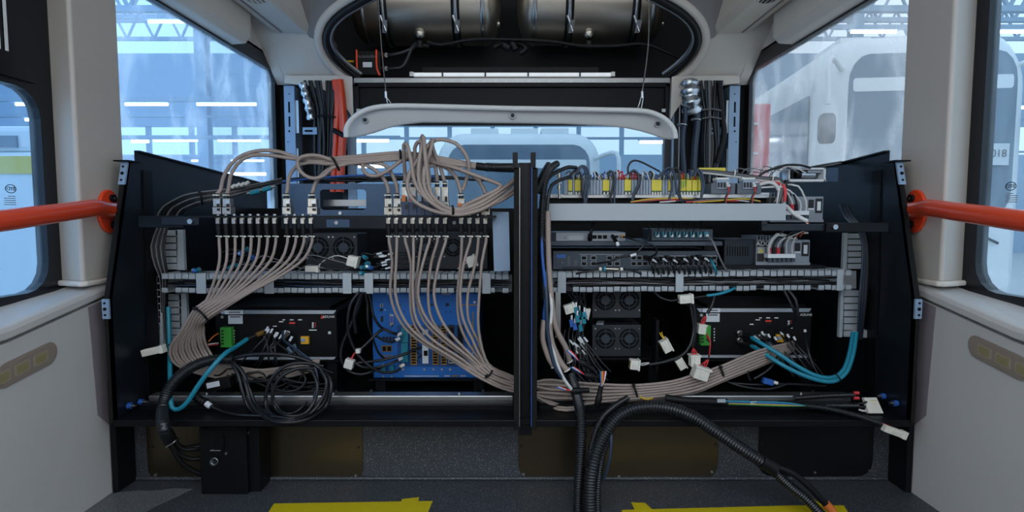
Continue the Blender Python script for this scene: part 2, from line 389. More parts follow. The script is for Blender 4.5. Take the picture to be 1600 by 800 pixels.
for q in hole:
    x, y = q
    p = SL(x, y)
    # project to outer rectangle of the shell (x +-1.2, Y 2.2..3.0)
    c = V((0, 2.62, 0)); d = V((p.x-c.x, p.y-c.y, 0))
    if d.y > 0.27: t = min(1.2/abs(d.x) if d.x else 9, 0.38/d.y)
    else: t = min(1.2/abs(d.x) if abs(d.x) > 1e-6 else 99, (0.38/d.y if d.y > 1e-6 else (-0.45/d.y if d.y < -1e-6 else 99)))
    X, Yv = c.x+d.x*t, c.y+d.y*t
    outer.append(V((X, Yv, 1.475+0.757*(2.95-Yv))))
mb = MB(); mb.add(hp+outer, [(k, k+1, n+k+1, n+k) for k in range(n-1)])
# corner fans so the shell reaches the walls
for sx in (-1, 1):
    for Yc in (2.17, 3.0):
        best = sorted(range(n), key=lambda i: (outer[i]-V((sx*1.2, Yc, 1.475+0.757*(2.95-Yc)))).length)[:2]
        i, j = sorted(best); mb.add([outer[i], outer[j], V((sx*1.2, Yc, 1.475+0.757*(2.95-Yc)))], [(0, 1, 2)])
mb2 = MB()
mb2.add(mb.v+[p+V((0, 0.02, 0.026)) for p in mb.v], mb.f+[[i+len(mb.v) for i in f] for f in mb.f])
sh = struct('ceiling_rear', mb2, 'beige')
q = smooth(hp, 0.03); inn = nsl*-0.004
ob('hatch_seal', MB().sweep([p+inn for p in q], 0.020, 8), 'seal', sh)
qo = [SL(*a) for a in grow(hole, -7, 122)]
ob('hatch_rim', MB().sweep([p+nsl*-0.002 for p in smooth(qo, 0.03)], 0.011, 8), 'steel', sh)
qo = [SL(*a) for a in grow(hole, 13, 124)]
ob('hatch_moulding', MB().sweep([p for p in smooth(qo, 0.03)], 0.022, 8), 'beige', sh)
for s in (-1, 1):
    m = lambda x: 800+s*x
    pl = [SL(m(x), y) + nsl*-0.008 for x, y in ((316, 57), (308, 60), (302, 52), (298, 38), (285, 22), (262, 6), (235, -14), (215, -30), (300, -45), (370, -20))]
    ob('ceiling_inset', MB().prism(pl if s < 0 else pl[::-1], nsl*0.01), 'grey_panel', sh, bevel=0.003)
    # skirt over the corner column
    sk = [(356, 118), (250, 118), (247, 190), (253, 178), (262, 165), (276, 152), (294, 141), (318, 134), (345, 131), (356, 130)]
    ob('corner_skirt', MB().prism([P(m(x), y, 2.93) for x, y in sk], (0, 0.03, 0)), 'beige', sh, bevel=0.003)
# rear wall: frame round the window, header
def rr3(x0, y0, x1, y1, r, Y):
    a = P(x0, y1, Y); b = P(x1, y0, Y); return [(u, Y, w) for u, w in rrect(a.x, a.z, b.x, b.z, r)]
w3 = struct('window_3', MB().ring(rr3(538, 130, 1062, 420, 0.02, YR), rr3(556, 150, 1040, 400, 0.03, YR), (0, 0.04, 0)), 'frame_black')
ob('pane', MB().prism([P(550, 145, YR+0.02), P(1048, 145, YR+0.02), P(1048, 405, YR+0.02), P(550, 405, YR+0.02)], (0, 0.004, 0)), 'pane_rear', w3)
for s in (-1, 1):
    m = lambda x: 800+s*x
    cw = struct('wall_corner_'+('left' if s < 0 else 'right'), MB().pb(min(m(374), m(258)), 112, max(m(374), m(258)), 420, 3.03, 0.03), 'box_black')
    ob('corner_edge', MB().pb(min(m(254), m(246)), 160, max(m(254), m(246)), 400, 2.985, 0.02), 'bracket_blue', cw)
    # slotted steel angle beside the side window
    br = thing('slotted_bracket', P(m(342), 330, 2.93), 'slotted steel angle bracket standing beside the %s rear side window' % ('left' if s < 0 else 'right'), 'bracket', 'slotted brackets of the rear corners')
    a0, a1, b0, b1 = m(355), m(340), 134, 400
    x0, x1 = P(a0, 200, 2.93).x, P(a1, 200, 2.93).x; x0, x1 = sorted((x0, x1)); xc = (x0+x1)/2
    zt = P(0, 134, 2.93).z; mbk = MB(); hs = [(159, 176), (182, 198)]
    zc = [zt]+[P(0, y, 2.93).z for h in hs for y in h]+[P(0, 400, 2.93).z]
    for k in range(0, len(zc), 2): mbk.box((x0, 2.93, zc[k]), (x1, 2.938, zc[k+1]))
    for k in range(1, len(zc)-1, 2):
        mbk.box((x0, 2.93, zc[k]), (xc-0.005, 2.938, zc[k+1])); mbk.box((xc+0.005, 2.93, zc[k]), (x1, 2.938, zc[k+1]))
    ob('face_plate', mbk, 'bracket_blue', br)
    xe = x1 if s < 0 else x0
    ob('flange', MB().box((xe, 2.93, zt), (xe-s*0.004, 3.02, zc[-1])), 'bracket_blue', br)
    ob('lip', MB().pb(min(m(340), m(334)), 157, max(m(340), m(334)), 208, 2.94, 0.01), 'steel', br)
    ob('lip', MB().pb(min(m(340), m(334)), 232, max(m(340), m(334)), 300, 2.94, 0.01), 'steel', br)
    for hx, hy in ((348, 205), (348, 147), (350, 222)):
        c = P(m(hx), hy, 2.93); ob('hole', MB().cyl(c+V((0, -0.001, 0)), c+V((0, 0.002, 0)), 0.005 if hy == 205 else 0.003, 10), 'void', br)
    # small clip arm carrying the harness
    ob('clip_arm', MB().pb(min(m(327), m(305)), 199, max(m(327), m(305)), 210, 2.92, 0.006), 'bracket_blue', br)
    ob('clip_slot', MB().pb(min(m(324), m(312)), 203, max(m(324), m(312)), 206, 2.918, 0.002), 'void', br)
# ================================================================== OUTSIDE: the hall
struct('ground', MB().box((-40, -12, -1.05), (40, 32, -0.95)), 'hall_floor')
hw = struct('wall_hall', MB().box((-40, 27, -0.95), (40, 27.3, 3.6)), 'hall_blue')
ob('wall_band', MB().box((-40, 27, 4.9), (40, 27.3, 8.2)), 'hall_blue', hw)
for i in range(40): ob('mullion', MB().box((-39+i*2, 27.05, 3.6), (-38.8+i*2, 27.2, 4.9)), 'truss', hw)
for s, nm in ((-1, 'left'), (1, 'right')):
    struct('wall_hall_'+nm, MB().box((s*34, -12, -0.95), (s*34.3, 27, 7.0)), 'hall_blue')
def truss(x0, x1, Y, z, h, i):
    t = thing('roof_truss', ((x0+x1)/2, Y, z), 'pale steel lattice roof truss, %s from the camera outside the windows' % ORD[i], 'truss', 'hall roof trusses')
    ob('chord', MB().box((x0, Y, z), (x1, Y+0.15, z+0.14)), 'truss', t); ob('chord', MB().box((x0, Y, z+h), (x1, Y+0.15, z+h+0.14)), 'truss', t)
    mbk = MB(); n_ = int((x1-x0)/h)
    for k in range(n_):
        a = V((x0+(k)*h, Y+0.07, z+0.07)); b = V((x0+(k+0.5)*h, Y+0.07, z+h+0.07)); c = V((x0+(k+1)*h, Y+0.07, z+0.07))
        mbk.sweep([a, b], 0.05, 4).sweep([b, c], 0.05, 4)
    ob('lattice', mbk, 'truss', t)
for i, (Y, z) in enumerate(((14, 5.6), (19, 7.0), (24, 7.9))): truss(-30, 30, Y, z, 1.1, i)
for k, x in enumerate((-17, -9.5, 10.5, 19)):
    c_ = thing('steel_column', (x, 18, -0.95), '%s pale blue steel column from the left outside the windows' % ORD[k], 'column', 'hall columns')
    ob('web', MB().box((x-0.02, 17.9, -0.95), (x+0.02, 18.2, 9)), 'truss', c_)
    ob('flange', MB().box((x-0.16, 17.88, -0.95), (x+0.16, 17.92, 9)), 'truss', c_); ob('flange', MB().box((x-0.16, 18.18, -0.95), (x+0.16, 18.22, 9)), 'truss', c_)
# tube lights (pixel x range, pixel y, distance)
tl = [(196,262,163,11),(308,400,163,11),(240,308,219,17),(341,407,219,17),(206,232,221,17.5),(300,333,252,20),(362,412,252,20),(345,415,272,22),(232,312,34,9),
      (25,70,163,8),(40,62,187,12),(558,607,220,15),(560,600,260,19),(1000,1035,222,16),(1330,1400,50,9),(1540,1600,50,9),(1215,1240,192,17.5),(1550,1600,168,16),(720,790,188,17),(1210,1260,243,18)]
BEAMS = set()
for i, (a, b, y, Y) in enumerate(tl):
    p, q = P(a, y, Y), P(b, y, Y)
    sd = 'left' if b < 440 else ('rear' if b < 1100 else 'right')
    t = thing('tube_light', (p+q)/2, 'white tube light seen through the %s windows, %s in the rows' % (sd, ORD[i] if i < 18 else ('nineteenth','twentieth')[i-18]), 'light', 'tube lights of the hall')
    ob('tube', MB().cyl(p, q, 0.0026*Y, 8), 'tube_light', t)
    zb = p.z+0.0045*Y; kk = (sd == 'right', round(zb, 1), Y)
    if kk not in BEAMS:
        BEAMS.add(kk); xs = (min(p.x for _ in (0,))-0.3, 34.0) if sd == 'right' else (-34.0, q.x+(3.0 if sd == 'left' else 0.3)); ob('lamp_beam', MB().box((xs[0], Y-0.04, zb), (xs[1], Y+0.04, zb+0.06)), 'truss', None, 'thin steel beam carrying the hall tube lights, %s beam counted by lamp rows' % ORD[len(BEAMS)-1], 'beam', 'lamp beams of the hall')
    ob('housing', MB().box((p.x-0.05, Y-0.05, p.z+0.0027*Y), (q.x+0.05, Y+0.05, p.z+0.0045*Y)), 'truss', t)
# buses: body lofted from rounded sections, windscreen, mirror, wipers
def bus(at, rz, label, w=2.5, h=3.1, L=9, cls='bus'):
    R = Matrix.Rotation(rz, 3, 'Z'); at = V(at); tr = lambda p: at + R @ V(p)
    t = thing('bus', at, label, 'bus', 'parked white buses')
    secs = [(0.0, 0.86, 0.90), (0.06, 0.93, 0.945), (0.25, 0.985, 0.985), (0.6, 1, 1), (L, 1, 1)]; vs = []; fs = []
    rc = rrect(-0.5, 0.0, 0.5, 1.0, 0.16, 7); n_ = len(rc)
    for d, sw, shh in secs:
        for a, b in rc: vs.append(tr((a*w*sw, d, 0.25+b*h*shh)))
    for i in range(len(secs)-1):
        for k in range(n_): m_ = (k+1) % n_; fs.append((i*n_+k, i*n_+m_, (i+1)*n_+m_, (i+1)*n_+k))
    m_ = MB(); m_.add(vs, fs, True); m_.add(vs[:n_], [tuple(range(n_))]); m_.add(vs[-n_:], [tuple(range(n_))])
    ob('body', m_, 'bus_white', t)
    g = MB().prism([tr((a*w, -0.015, 0.25+b*h)) for a, b in rrect(-0.42, 0.36, 0.42, 0.915, 0.10)], R @ V((0, 0.05, 0)))
    ws = ob('windscreen', g, 'bus_glass', t)
    ob('sign_box', MB().prism([tr((a*w, -0.02, 0.25+b*h)) for a, b in rrect(-0.40, 0.79, 0.40, 0.835, 0.012)], R @ V((0, 0.03, 0))), 'bus_white', t)
    for s in (-1, 1):
        ob('side_window', MB().prism([tr((s*w*0.501, a, 0.25+b*h)) for a, b in rrect(0.8, 0.5, L-0.6, 0.82, 0.03)], R @ V((s*0.02, 0, 0))), 'bus_glass', t)
        ob('wiper', MB().sweep([tr((s*0.9, -0.05, 1.35)), tr((s*0.5, -0.06, 1.55)), tr((s*0.1, -0.05, 1.5))], 0.02, 5), 'frame_black', ws)
        ob('headlamp', MB().prism([tr((s*w*0.36+a*0.18, -0.02, 0.85+b*0.12)) for a, b in rrect(-1, -1, 1, 1, 0.5)], R @ V((0, 0.05, 0))), 'led_white', t)
        ob('wheel', MB().cyl(tr((s*w*0.5, 2.2, 0.45)), tr((s*w*0.38, 2.2, 0.45)), 0.45, 20), 'rubber', t)
        arm = ob('mirror_arm', MB().sweep(smooth([tr((s*w*0.44, 0.1, h*0.93)), tr((s*w*0.56, -0.25, h*0.95)), tr((s*w*0.57, -0.3, h*0.8))], 0.1), 0.035, 6), 'bus_white', t)
        ob('mirror', MB().prism([tr((s*w*0.57+a*0.1, -0.32, h*0.72+b*0.2)) for a, b in rrect(-1, -1, 1, 1, 0.5)], R @ V((0, 0.08, 0))), 'frame_black', arm)
    for a in (-0.55, 0.1, 0.6):
        ob('roof_unit', MB().box(at+V((a-0.22, 0.9, 0.25+h-0.04)), at+V((a+0.22, 1.8, 0.25+h+0.14))) if abs(rz) < 0.01 else MB().prism([tr((a-0.2, 0.9+k, 0.22+h)) if 0 else tr(c_) for k, c_ in enumerate(((a-0.22, 1, h+0.22), (a+0.22, 1, h+0.22), (a+0.22, 2, h+0.22), (a-0.22, 2, h+0.22)))], (0, 0, 0.2)), 'bus_white', t)
    return t
bus((0.1, 8.6, -0.95), 0.0, 'white bus parked straight behind the rear window, facing the camera', h=2.75)
bus((5.65, 7.9, -0.95), -0.12, 'tall white bus parked beyond the right side windows', h=4.0, w=2.5, L=7)
# white vehicle with a yellow band close to the left front window
vb = thing('white_vehicle', (-6, 5.6, -0.95), 'white vehicle body with a yellow band beyond the left front window', 'vehicle')
ob('body', MB().box((-8.6, 5.0, -0.75), (-3.95, 5.6, 1.32)), 'bus_white', vb, bevel=0.05)
ob('yellow_band', MB().box((-8.55, 4.985, 1.13), (-4.0, 5.05, 1.28)), 'yellow_paint', vb)
ob('roof_rack', MB().box((-8.0, 5.05, 1.32), (-4.0, 5.5, 1.55)), 'bus_white', vb, bevel=0.05)
ob('side_window', MB().box((-5.2, 5.03, 1.36), (-4.28, 5.12, 1.46)), 'bus_glass', vb)
for x in (-7.8, -5.4): ob('wheel', MB().cyl((x, 5.0, -0.55), (x, 5.25, -0.55), 0.4, 18), 'rubber', vb)
# red tool cabinet beyond the right rear window
p0 = P(1178, 205, 5.2)
rc = thing('red_cabinet', (p0.x, 5.2, -0.95), 'tall red steel cabinet beyond the right rear side window', 'cabinet')
a, b = P(1166, 330, 5.2), P(1205, 162, 5.2)
ob('body', MB().box((a.x-0.2, 5.2, -0.95), (b.x, 5.7, b.z)), 'red_paint', rc, bevel=0.01)
for k in range(6):
    z1 = b.z-0.06-k*0.26
    dr = ob('drawer', MB().box((a.x-0.17, 5.185, z1-0.22), (b.x-0.03, 5.21, z1)), 'red_paint', rc)
    ob('handle', MB().box((a.x-0.1, 5.165, z1-0.13), (b.x-0.12, 5.185, z1-0.11)), 'steel', dr)
# paper notice behind the right bus windscreen

nt_ = ob('notice_sheet', MB().pb(1539, 224, 1578, 258, 7.70, 0.005), 'label_white', None, 'white paper notice with a number on the right bus windscreen', 'notice')
text('1018', P(1557, 240, 7.69), 0.14, 'wire_grey', nt_)
# ================================================================== OVERHEAD HATCH
# compartment behind the opening
hb = struct('hatch_well', MB().add([(-1.15, 3.55, 1.46), (1.15, 3.55, 1.46), (1.15, 3.55, 2.4), (-1.15, 3.55, 2.4)], [(0, 1, 2, 3)])
     .add([(-1.15, 2.96, 1.465), (1.15, 2.96, 1.465), (1.15, 3.55, 1.465), (-1.15, 3.55, 1.465)], [(0, 1, 2, 3)])
     .add([(-1.15, 2.2, 2.4), (1.15, 2.2, 2.4), (1.15, 3.55, 2.4), (-1.15, 3.55, 2.4)], [(0, 1, 2, 3)])
     .add([(-1.15, 2.96, 1.465), (-1.15, 3.55, 1.465), (-1.15, 3.55, 2.4), (-1.15, 2.2, 2.4), (-1.15, 2.2, 2.06)], [(0, 1, 2, 3, 4)])
     .add([(1.15, 2.96, 1.465), (1.15, 3.55, 1.465), (1.15, 3.55, 2.4), (1.15, 2.2, 2.4), (1.15, 2.2, 2.06)], [(0, 1, 2, 3, 4)]), 'hatch_dark')
def tank(xa, xb, which):
    Y = 3.22; zc = P(0, 12, Y).z; R = 0.195; a = P(xa, 5, Y).x; b = P(xb, 5, Y).x
    t = thing('air_tank', ((a+b)/2, Y, zc-R), '%s of the two brushed steel tanks strapped in the overhead hatch' % which, 'tank', 'steel tanks in the hatch')
    L = b-a; prof = [(0, 0.02), (0.008, 0.09), (0.028, 0.15), (0.055, R-0.012), (0.075, R), (L-0.075, R), (L-0.055, R-0.012), (L-0.028, 0.15), (L-0.008, 0.09), (L, 0.02)]
    ob('shell', MB().lathe((a, Y, zc), (1, 0, 0), prof, 40), 'tank_steel', t)
    for x in (a+0.09, b-0.09):
        ob('weld_band', MB().lathe((x-0.012, Y, zc), (1, 0, 0), [(0, R-0.002), (0.003, R+0.004), (0.021, R+0.004), (0.024, R-0.002)], 40), 'steel', t)
    for k, x in enumerate((a+0.20 if xa < 700 else a+0.27, b-0.23 if xa < 700 else b-0.18)):
        stp = ob('strap', MB().lathe((x-0.022, Y, zc), (1, 0, 0), [(0, R), (0.002, R+0.006), (0.042, R+0.006), (0.044, R)], 40), 'rubber', t)
        ob('band', MB().lathe((x-0.009, Y, zc), (1, 0, 0), [(0, R+0.005), (0.001, R+0.009), (0.017, R+0.009), (0.018, R+0.005)], 40), 'steel', stp)
        p = V((x, Y-R*0.78, zc-R*0.72))
        ob('clamp', MB().obox(p+V((0.01, -0.012, -0.01)), (0.012, 0, 0), (0, 0.012, 0.006), (0.004, -0.014, 0.028)), 'steel', stp)
        ob('bolt', MB().cyl(p+V((-0.012, -0.022, 0.04)), p+V((0.016, -0.02, -0.04)), 0.007, 8), 'steel', stp)
    xm = P((661 if xa < 700 else 916), 50, Y).x
    ob('drain_boss', MB().lathe((xm, Y-R*0.5, zc-R*0.8), (0, -0.45, -0.9), [(0, 0.03), (0.02, 0.032), (0.04, 0.028), (0.05, 0.01)], 14), 'nickel', t)
    ob('drain_valve', MB().cyl((xm, Y-R*0.6, zc-R-0.02), (xm, Y-R*0.6, zc-R-0.055), 0.022, 10).cyl((xm, Y-R*0.6, zc-R-0.04), (xm+0.05, Y-R*0.6, zc-R-0.045), 0.012, 8), 'rubber', t)
    for k, (yy) in enumerate((6, 38)):
        q = P(775 if xa < 700 else 1030, yy, Y-0.02)
        ob('end_fitting', MB().cyl((q.x-0.04, q.y, q.z), (q.x+0.02, q.y, q.z), 0.02, 8).cyl((q.x+0.005, q.y, q.z), (q.x+0.014, q.y, q.z), 0.026, 6), 'nickel', t)
tank(551, 782, 'left'); tank(808, 1036, 'right')
ob('air_hose', tubemb(pp([(668,66),(690,70),(740,62),(800,62),(860,65),(910,72),(960,72),(1010,70),(1060,90)], 3.02), 0.009), 'rubber', None, 'thin black air hose running under the two steel tanks', 'hose')
ob('pipe_fitting', tubemb(pp([(772,74),(790,66),(812,68),(822,76),(812,84)], 3.05), 0.014, 6).cyl(P(800,66,3.04), P(806,78,3.04), 0.02, 8).cyl(P(786,70,3.04), P(796,76,3.04), 0.02, 8), 'rubber', None, 'black pipe fittings hanging between the two tanks', 'fitting')
# receiver box with two orange bands
rb = thing('receiver_box', P(580, 117, 3.0), 'small black receiver box with two orange bands in the overhead hatch', 'receiver')
ob('case', MB().pb(553, 79, 594, 118, 3.02, 0.10), 'box_black', rb, bevel=0.006)
for x in (557, 588): ob('orange_band', tubemb(pp([(x, 78), (x+1, 108), (x+6, 118)], 3.012), 0.006, 6), 'orange_red', rb)
lb = ob('label_plate', MB().pb(567, 97, 581, 105, 3.017, 0.003), 'label_white', rb)
text('septentrio', P(573, 89, 3.017), 0.024, 'wire_grey', rb, (-1, 0, 0), (0, 0, -1))
for k, (y, e) in enumerate(((86, 75), (107, 72))):
    w = ob('antenna_cable', tubemb(pp([(594, y, 3.05), (612, y, 3.0), (630, y-4, 3.0), (645, e, 3.0), (652, 68, 2.99)]), 0.010, 8), 'wire_black', None, '%s black antenna cable leaving the receiver box in the hatch' % ('upper' if k == 0 else 'lower'), 'cable', 'antenna cables in the hatch')
    ob('plug', MB().cyl(P(594, y, 3.045), P(604, y, 3.0), 0.012, 8), 'nickel', w)
for k, y in enumerate((96, 107)):
    ob('wire', tubemb(pp([(553, y, 3.05), (545, y, 3.03), (536, y-2, 3.05), (528, y-10, 3.1)]), 0.006, 6), 'wire_yellow' if k == 0 else 'wire_orange', None, ('yellow' if k == 0 else 'orange')+' wire on the left of the receiver box in the hatch', 'wire')
ob('wire', tubemb(pp([(520, 64), (526, 74), (519, 80), (523, 88), (530, 86)], 3.02), 0.008, 6), 'wire_black', None, 'short black looped wire in the left corner of the hatch', 'wire')
ob('wire', tubemb(pp([(521, 82), (526, 88), (530, 96)], 3.03), 0.008, 6), 'wire_red', None, 'short red wire in the left corner of the hatch', 'wire')
lbz = thing('light_bar', P(800, 117, 3.05), 'thin white light bar along the rear of the hatch opening', 'light bar')
ob('strip', MB().pb(643, 113.5, 958, 119, 3.05, 0.02), 'led_lit', lbz)
for x in (640, 955): ob('end_piece', MB().pb(x, 112, x+6, 119, 3.04, 0.03), 'steel', lbz)
ob('reflector', MB().pb(660, 105, 935, 112, 3.1, 0.02), 'box_black', lbz)
for x in (690, 757, 824, 905): ob('divider', MB().pb(x, 113, x+2.5, 119.5, 3.045, 0.004), 'seal', lbz)
# hinge rail with rivets and the black hatch board
hr = thing('hinge_rail', P(800, 129, 2.93), 'long aluminium hinge rail with rivets under the hatch opening', 'rail')
ob('rail', MB().pb(553, 121.5, 1047, 129.5, 2.93, 0.03), 'alu', hr, bevel=0.002)
for k in range(28):
    p = P(570+k*17, 127, 2.928); ob('rivet', MB().cyl(p, p+V((0, 0.004, 0)), 0.004, 6), 'steel', hr)
hbd = thing('hatch_board', P(800, 190, 2.93), 'black framed hatch board hanging below the hinge rail', 'hatch board')
ob('board', MB().pb(556, 131, 1043, 196, 2.945, 0.015), 'box_black', hbd)
for a in ((553,130,1046,136),(553,130,560,200),(1039,130,1046,200)): ob('frame_bar', MB().pb(*a, 2.925, 0.03), 'black_metal', hbd, bevel=0.003)
for x in (560, 1037):
    ob('corner_screw', MB().pb(x-3, 170, x+3, 175, 2.92, 0.012), 'steel', hbd)
# arched white cover hung on two steel cables
up = [(541,212),(541,200),(545,190),(553,181),(566,172),(584,166),(606,163.5),(640,163),(720,165),(800,167),(880,168),(960,169.5),(990,170),(1012,172),(1032,179),(1046,190),(1054,203),(1055,214)]
dn = [(1050,219),(1036,217),(1020,211),(1000,205),(975,200),(940,197),(880,194),(800,193),(720,192),(660,192),(630,195),(605,201),(585,208),(565,213),(548,216)]
def cov(x, y):
    k = (y-163)/50.0; return P(x, y, 2.28+0.07*k)
poly = [cov(*q) for q in up+dn]
ac = thing('arched_cover', cov(800, 193), 'white arched hatch cover panel hanging on two thin steel cables', 'cover panel')
ob('panel', MB().prism(poly, (0, 0.05, 0.012)), 'cover_white', ac, bevel=0.014, seg=4)
lipu = [P(x, y+2.5, 2.272) for x, y in up]
ob('rounded_edge', MB().sweep(smooth(lipu, 0.03), 0.010, 10), 'cover_white', ac)
for x, y in ((571, 188), (801, 181), (1027, 194)):
    p = cov(x, y); sc = ob('screw_cup', MB().cyl(p+V((0, -0.006, 0)), p+V((0, 0.02, 0)), 0.013, 14), 'case_grey', ac)
    ob('screw_recess', MB().cyl(p+V((0, -0.0075, 0)), p+V((0, -0.004, 0)), 0.008, 8), 'ink', sc)
for x0, x1, xt, yt, nm in ((606, 603, 590, -15, 'left'), (996, 1003, 1013.5, -15, 'right')):
    c = thing('suspension_cable', P(x1, 160, 2.29), 'thin %s steel cable holding the arched white cover' % nm, 'steel cable', 'suspension cables of the cover')
    yb = 163 if nm == 'left' else 170
    ob('strand', tubemb([P(x0, yb, 2.29), P(x1, 145, 2.29), P((x1+xt)/2+(-1 if nm == 'left' else 5), 66, 2.4), P(xt, yt, 2.48)], 0.0025, 6, 0.05), 'steel', c)
    ob('ferrule', MB().cyl(P(x1+0.5, 153, 2.288), P(x1, 143, 2.288), 0.006, 8), 'steel', c)
    ob('loop', tubemb([P(x0+6, yb, 2.29), P(x1+2, 153, 2.288)], 0.002, 6), 'steel', c)
# ---------------------------------------------------------------- harnesses in the rear corners
for s in (-1, 1):
    sd = 'left' if s < 0 else 'right'; rnd = random.Random(5+s)
    N = 16
    for k in range(N):
        t = k/(N-1)
        if s < 0:
            x = [lerp(476, 528, t), lerp(488, 523, t), lerp(492, 521, t)+rnd.uniform(-1, 1), lerp(494, 519, t)+rnd.uniform(-3, 3), lerp(494, 516, t)]
            m = rnd.choice(['wire_black', 'wire_black', 'wire_dark_blue'])
        else:
            x = [lerp(1090, 1128, t), lerp(1095, 1124, t), lerp(1099, 1122, t)+rnd.uniform(-1, 1), lerp(1098, 1124, t)+rnd.uniform(-3, 3), lerp(1100, 1118, t)]
            m = rnd.choice(['wire_black', 'wire_black', 'wire_grey', 'wire_dark_blue'])
        Y = 2.93+rnd.uniform(-0.03, 0.03)
        ob('harness_wire', tubemb(pp([(x[0], 126), (x[1], 160), (x[2], 182), (x[3], 230), (x[4], 285)], Y), 0.0075, 6, 0.04), m, None,
           'thin dark wire of the vertical harness in the %s rear corner' % sd, 'wire', 'wires of the %s corner harness' % sd)
    for y in ((182,) if s < 0 else (172, 185)):
        xa, xb = (490, 524) if s < 0 else (1097, 1127)
        ob('cable_tie', tubemb(pp([(xa, y), ((xa+xb)/2, y-2), (xb, y+1)], 2.885), 0.004, 6), 'rubber' if s < 0 else 'wire_grey', None, 'cable tie round the harness in the %s rear corner at height %s' % (sd, 'one' if y != 185 else 'two'), 'cable tie')
    # foil-wrapped loom
    if s < 0: pts = [(473, 131, 2.92), (478, 150, 2.91), (482, 165, 2.90), (486, 186, 2.92)]
    else: pts = [(1077, 131, 2.92), (1078, 145, 2.90), (1080, 160, 2.90), (1082, 172, 2.92)]
    ob('foil_wrap', MB().sweep(smooth(pp(pts), 0.01), [0.012+0.022*abs(math.sin(i*0.8+1))*(0.5 if s < 0 else 1) + (0.018 if s > 0 else 0) for i in range(len(smooth(pp(pts), 0.01)))], 10), 'foil', None, 'crumpled silver foil wrap round the loom in the %s corner' % sd, 'foil')
for k, (x0, x1, r) in enumerate(((533, 536, 0.021), (526, 525, 0.015))):
    ob('orange_conduit', tubemb(pp([(x0-3, 125), (x0+1, 160), (x1, 200), (x1-3, 250), (x1-5, 300)], 2.91), r, 12), 'orange_red', None, ('thick' if k == 0 else 'thin')+' orange conduit rising in the left rear corner', 'conduit', 'orange conduits')
ob('conduit_clip', MB().cyl(P(521, 203, 2.89), P(537, 212, 2.885), 0.012, 10), 'rubber', None, 'black clip holding the two orange conduits together', 'clip')
for k, (a, r, m) in enumerate((([(1069,150),(1071,180),(1067,220),(1070,280)], 0.012, 'wire_dark_blue'), ([(1088,165),(1090,190),(1086,230),(1083,285)], 0.016, 'wire_dark_blue'), ([(1124,130),(1128,180),(1131,210),(1120,255)], 0.014, 'rubber'))):
    ob('loom', tubemb(pp(a, 2.9), r, 10), m, None, ('left blue taped', 'middle dark blue taped', 'right black')[k]+' loom rising in the right rear corner', 'loom', 'looms of the right rear corner')
for k, (x, y) in enumerate(((1068, 194), (1090, 186))):
    p = P(x, y, 2.88); ob('loom_clamp', MB().torus(p+V((0, 0.02, 0)), (0.1, 0, 1), 0.02, 0.006, 14), 'steel', None, ('left' if k == 0 else 'right')+' steel clamp round a blue loom in the right rear corner', 'clamp')
# ================================================================== EQUIPMENT CABINET
XC = 1.058; ZS = 0.229
cb = thing('equipment_cabinet', (0, 1.9, 0.0), 'wide black steel equipment cabinet with slanted sides across the bus rear', 'cabinet')
for s in (-1, 1):
    sp = ob('side_panel', MB().prism(yz(s, XC, [(1.5, 0.214), (1.5, 0.548), (1.6, 0.918), (1.635, 0.918), (1.635, 0.953), (2.5, 0.905), (2.5, 0.214)]), (s*0.004, 0, 0)), 'panel_black', cb)
    fl = [(s*XC, 1.5, 0.214), (s*XC, 1.5, 0.548), (s*XC, 1.6, 0.918), (s*(XC+0.014), 1.6, 0.918), (s*(XC+0.014), 1.5, 0.548), (s*(XC+0.014), 1.5, 0.214)]
    ob('edge_strip', MB().add(fl+[(a, b+0.012, c) for a, b, c in fl], [(0,1,4,5), (1,2,3,4), (6,11,10,7), (7,10,9,8), (0,6,7,1), (1,7,8,2), (5,4,10,11), (4,3,9,10), (2,8,9,3), (0,5,11,6)]), 'felt', sp)
    for (Y0, z0, Y1, z1) in ((1.583, 0.855, 1.6, 0.917), (1.499, 0.50, 1.499, 0.552)):
        pl = ob('hinge_plate', MB().prism([(s*(XC-0.002), Y0-0.004, z0), (s*(XC+0.016), Y0-0.004, z0), (s*(XC+0.016), Y1-0.004, z1), (s*(XC-0.002), Y1-0.004, z1)], (0, 0.006, 0)), 'bracket_blue', sp)
        for k in range(3):
            t = 0.2+0.3*k; p = V((s*(XC+0.008), lerp(Y0, Y1, t)-0.006, lerp(z0, z1, t)))
            ob('hole', MB().cyl(p, p+V((0, 0.004, 0)), 0.003 if k != 1 else 0.0045, 8), 'void', pl)
    ob('top_tab', MB().box((s*(XC-0.012), 1.585, 0.918), (s*(XC+0.03), 1.64, 0.922)), 'black_metal', sp)
    ob('top_fold', MB().prism(yz(s, XC, [(1.635, 0.953), (2.5, 0.905), (2.5, 0.901), (1.635, 0.949)]), (-s*0.012, 0, 0)), 'panel_black', sp)
    ob('inner_corner', MB().prism(yz(s, XC-0.004, [(1.64, 0.24), (1.70, 0.24), (1.70, 0.90), (1.66, 0.90)]), (s*0.003, 0, 0)), 'black_metal', sp)
bs = ob('base_shelf', MB().box((-XC, 1.505, 0.214), (XC, 2.45, ZS)), 'black_metal', cb)
for a, b in ((-XC, P(806, 600, 1.5).x), (P(838, 600, 1.5).x, XC)):
    ob('front_lip', MB().box((a, 1.495, 0.210), (b, 1.507, 0.2285)), 'black_metal', bs, bevel=0.002)
ob('back_panel', MB().box((-XC, 2.35, ZS), (XC, 2.36, 0.80)), 'box_black', cb)
